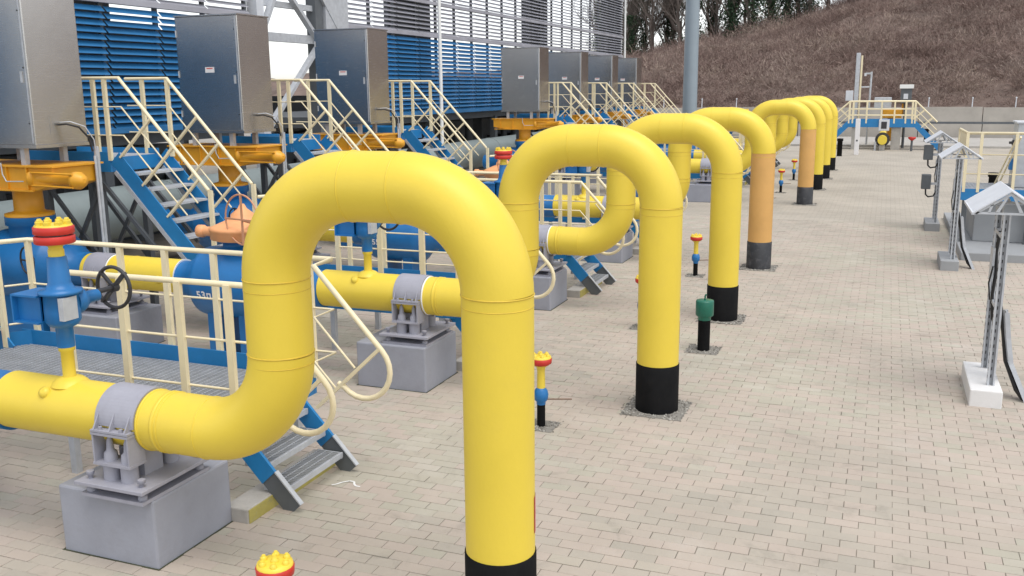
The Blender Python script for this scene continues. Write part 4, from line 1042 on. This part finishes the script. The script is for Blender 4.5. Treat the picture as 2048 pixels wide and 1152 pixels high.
t = thing('far_pipe_end', 'yellow pipe end with dark flange under the far crossover', 'pipe', (-.2, FY, 0))
MB().cyl((-.2, FY-1.2, .6), (-.2, FY+6, .6), .25, n=24).build('pipe', YEL, t)
MB().lathe((-.2, FY-.3, .6), (0, 1, 0), [(.4, 0), (.4, .12), (.25, .14)], 24).build('flange', IRN, t)
MB().box(-.35, -.05, FY-1.0, FY-.5, -.02, .32).build('pier', CON, t)
MB().box(-.62, -.52, FY-.9, FY-.8, -.02, .5).build('stanchion', GAL, t)
t = thing('far_valve', 'orange-yellow valve actuator standing on the far crossover', 'valve', (.2, FY+2, 1.5))
MB().box(-.3, .75, FY+1.6, FY+2.4, 1.75, 2.25).build('housing', AYE, t, bevel=.03)
MB().cyl((.2, FY+2, .4), (.2, FY+2, 1.78), .22, n=18).build('stem', AYE, t)
MB().cyl((.78, FY+2, 1.9), (.78, FY+2, 3.05), .06, n=10).build('vent_pipe', AYE, t)
MB().box(-.8, .15, FY+1.7, FY+2.3, 2.252, 2.95).build('control_box', GAL, t, bevel=.02)
t = thing('far_control_box', 'grey control box with white lid above the far crossover', 'cabinet', (.9, FY+1.8, 0))
MB().box(.62, 1.22, FY+1.7, FY+2.1, 2.6, 3.45).build('body', DGR, t, bevel=.02)
MB().box(.54, 1.3, FY+1.62, FY+2.18, 3.452, 3.68).build('lid', WHP, t)
MB().box(.78, 1.02, FY+1.69, FY+1.699, 2.85, 3.15).build('window', WHS, t)
MB().cyl((.92, FY+1.9, 0), (.92, FY+1.9, 2.6), .08, n=10).build('pedestal', DGR, t)
t = thing('far_gauge_box', 'small white framed box with dark window on the far crossover beam', 'box', (-.2, FY-.1, 1.15))
MB().box(-.45, .12, FY-.14, FY-.04, 1.08, 1.72).build('frame', WHS, t, bevel=.02)
MB().box(-.32, -.02, FY-.15, FY-.141, 1.2, 1.6).build('window', IRN, t)
t = thing('marker_post', 'white square post standing in front of the far crossover', 'post', (-1.45, 54.4, 0))
MB().box(-1.58, -1.34, 54.35, 54.5, -.02, 1.9).build('shaft', TAG, t, bevel=.02)
MB().cyl((-1.46, 54.34, .75), (-1.46, 54.351, .75), .05, n=12).build('badge', DGR, t)
t = thing('far_column', 'tall pale rectangular column rising above the far crossover', 'post', (-1.8, FY+2.5, 0))
MB().box(-1.98, -1.74, FY+2.4, FY+2.65, -.02, 5.55).build('shaft', GAL, t, bevel=.02)
MB().box(-1.70, -1.60, FY+2.45, FY+2.6, -.02, 5.4).build('cable_duct', CRM, t)
MB().box(-2.45, -2.03, FY+2.3, FY+2.6, 2.75, 3.35).build('junction_box', WHS, t, bevel=.02)
t = thing('camera_pole', 'slender grey pole with two short arms behind the far crossover', 'pole', (-1.1, FY+3, 0))
MB().cyl((-1.12, FY+3, 0), (-1.08, FY+3, 4.45), .06, n=10).build('shaft', GAL, t)
MB().box(-1.4, -1.1, FY+2.95, FY+3.05, 4.3, 4.4).build('arm', GAL, t)
MB().box(-1.48, -1.36, FY+2.9, FY+3.1, 4.2, 4.38).build('camera_head', WHS, t)
MB().box(-1.7, -1.15, FY+2.97, FY+3.03, 3.52, 3.6).build('arm', WHS, t)
for x, y, lab in ((-2.25, 53.0, 'short black tube left of the white marker post'), (2.35, 66, 'short black tube by the right end of the far crossover'), (3.2, 33, 'short black tube beyond the right platform')):
    tag(MB().lathe((x, y, 0), (0, 0, 1), [(.13, -.02), (.13, .78), (.16, .8), (.16, .92), (.05, .93)], 16).build('capped_tube', BLK, origin=(x, y, 0)), lab, 'marker post')
t = thing('ring_marker', 'red ring marker on a thin post right of the far crossover', 'marker', (1.35, FY-1, 0))
MB().cyl((1.35, FY-1, 0), (1.35, FY-1, .6), .06, n=8).build('shaft', DGR, t)
MB().lathe((1.35, FY-1, .6), (0, 0, 1), [(.08, 0), (.2, .1), (.21, .18), (.15, .19)], 16).build('cap', RED, t)
struct(MB().box(-8, 14, 61.5, 71.5, -.02, .12).build('concrete_apron', CON))
# the first saddle's strip is painted over in yellow
for o in list(bpy.data.objects):
    if o.name.startswith('insulation_strip') and o.parent and abs(o.parent.location.y-YL[0]) < .01:
        o.data = o.data.copy(); o.data.materials[0] = YEL
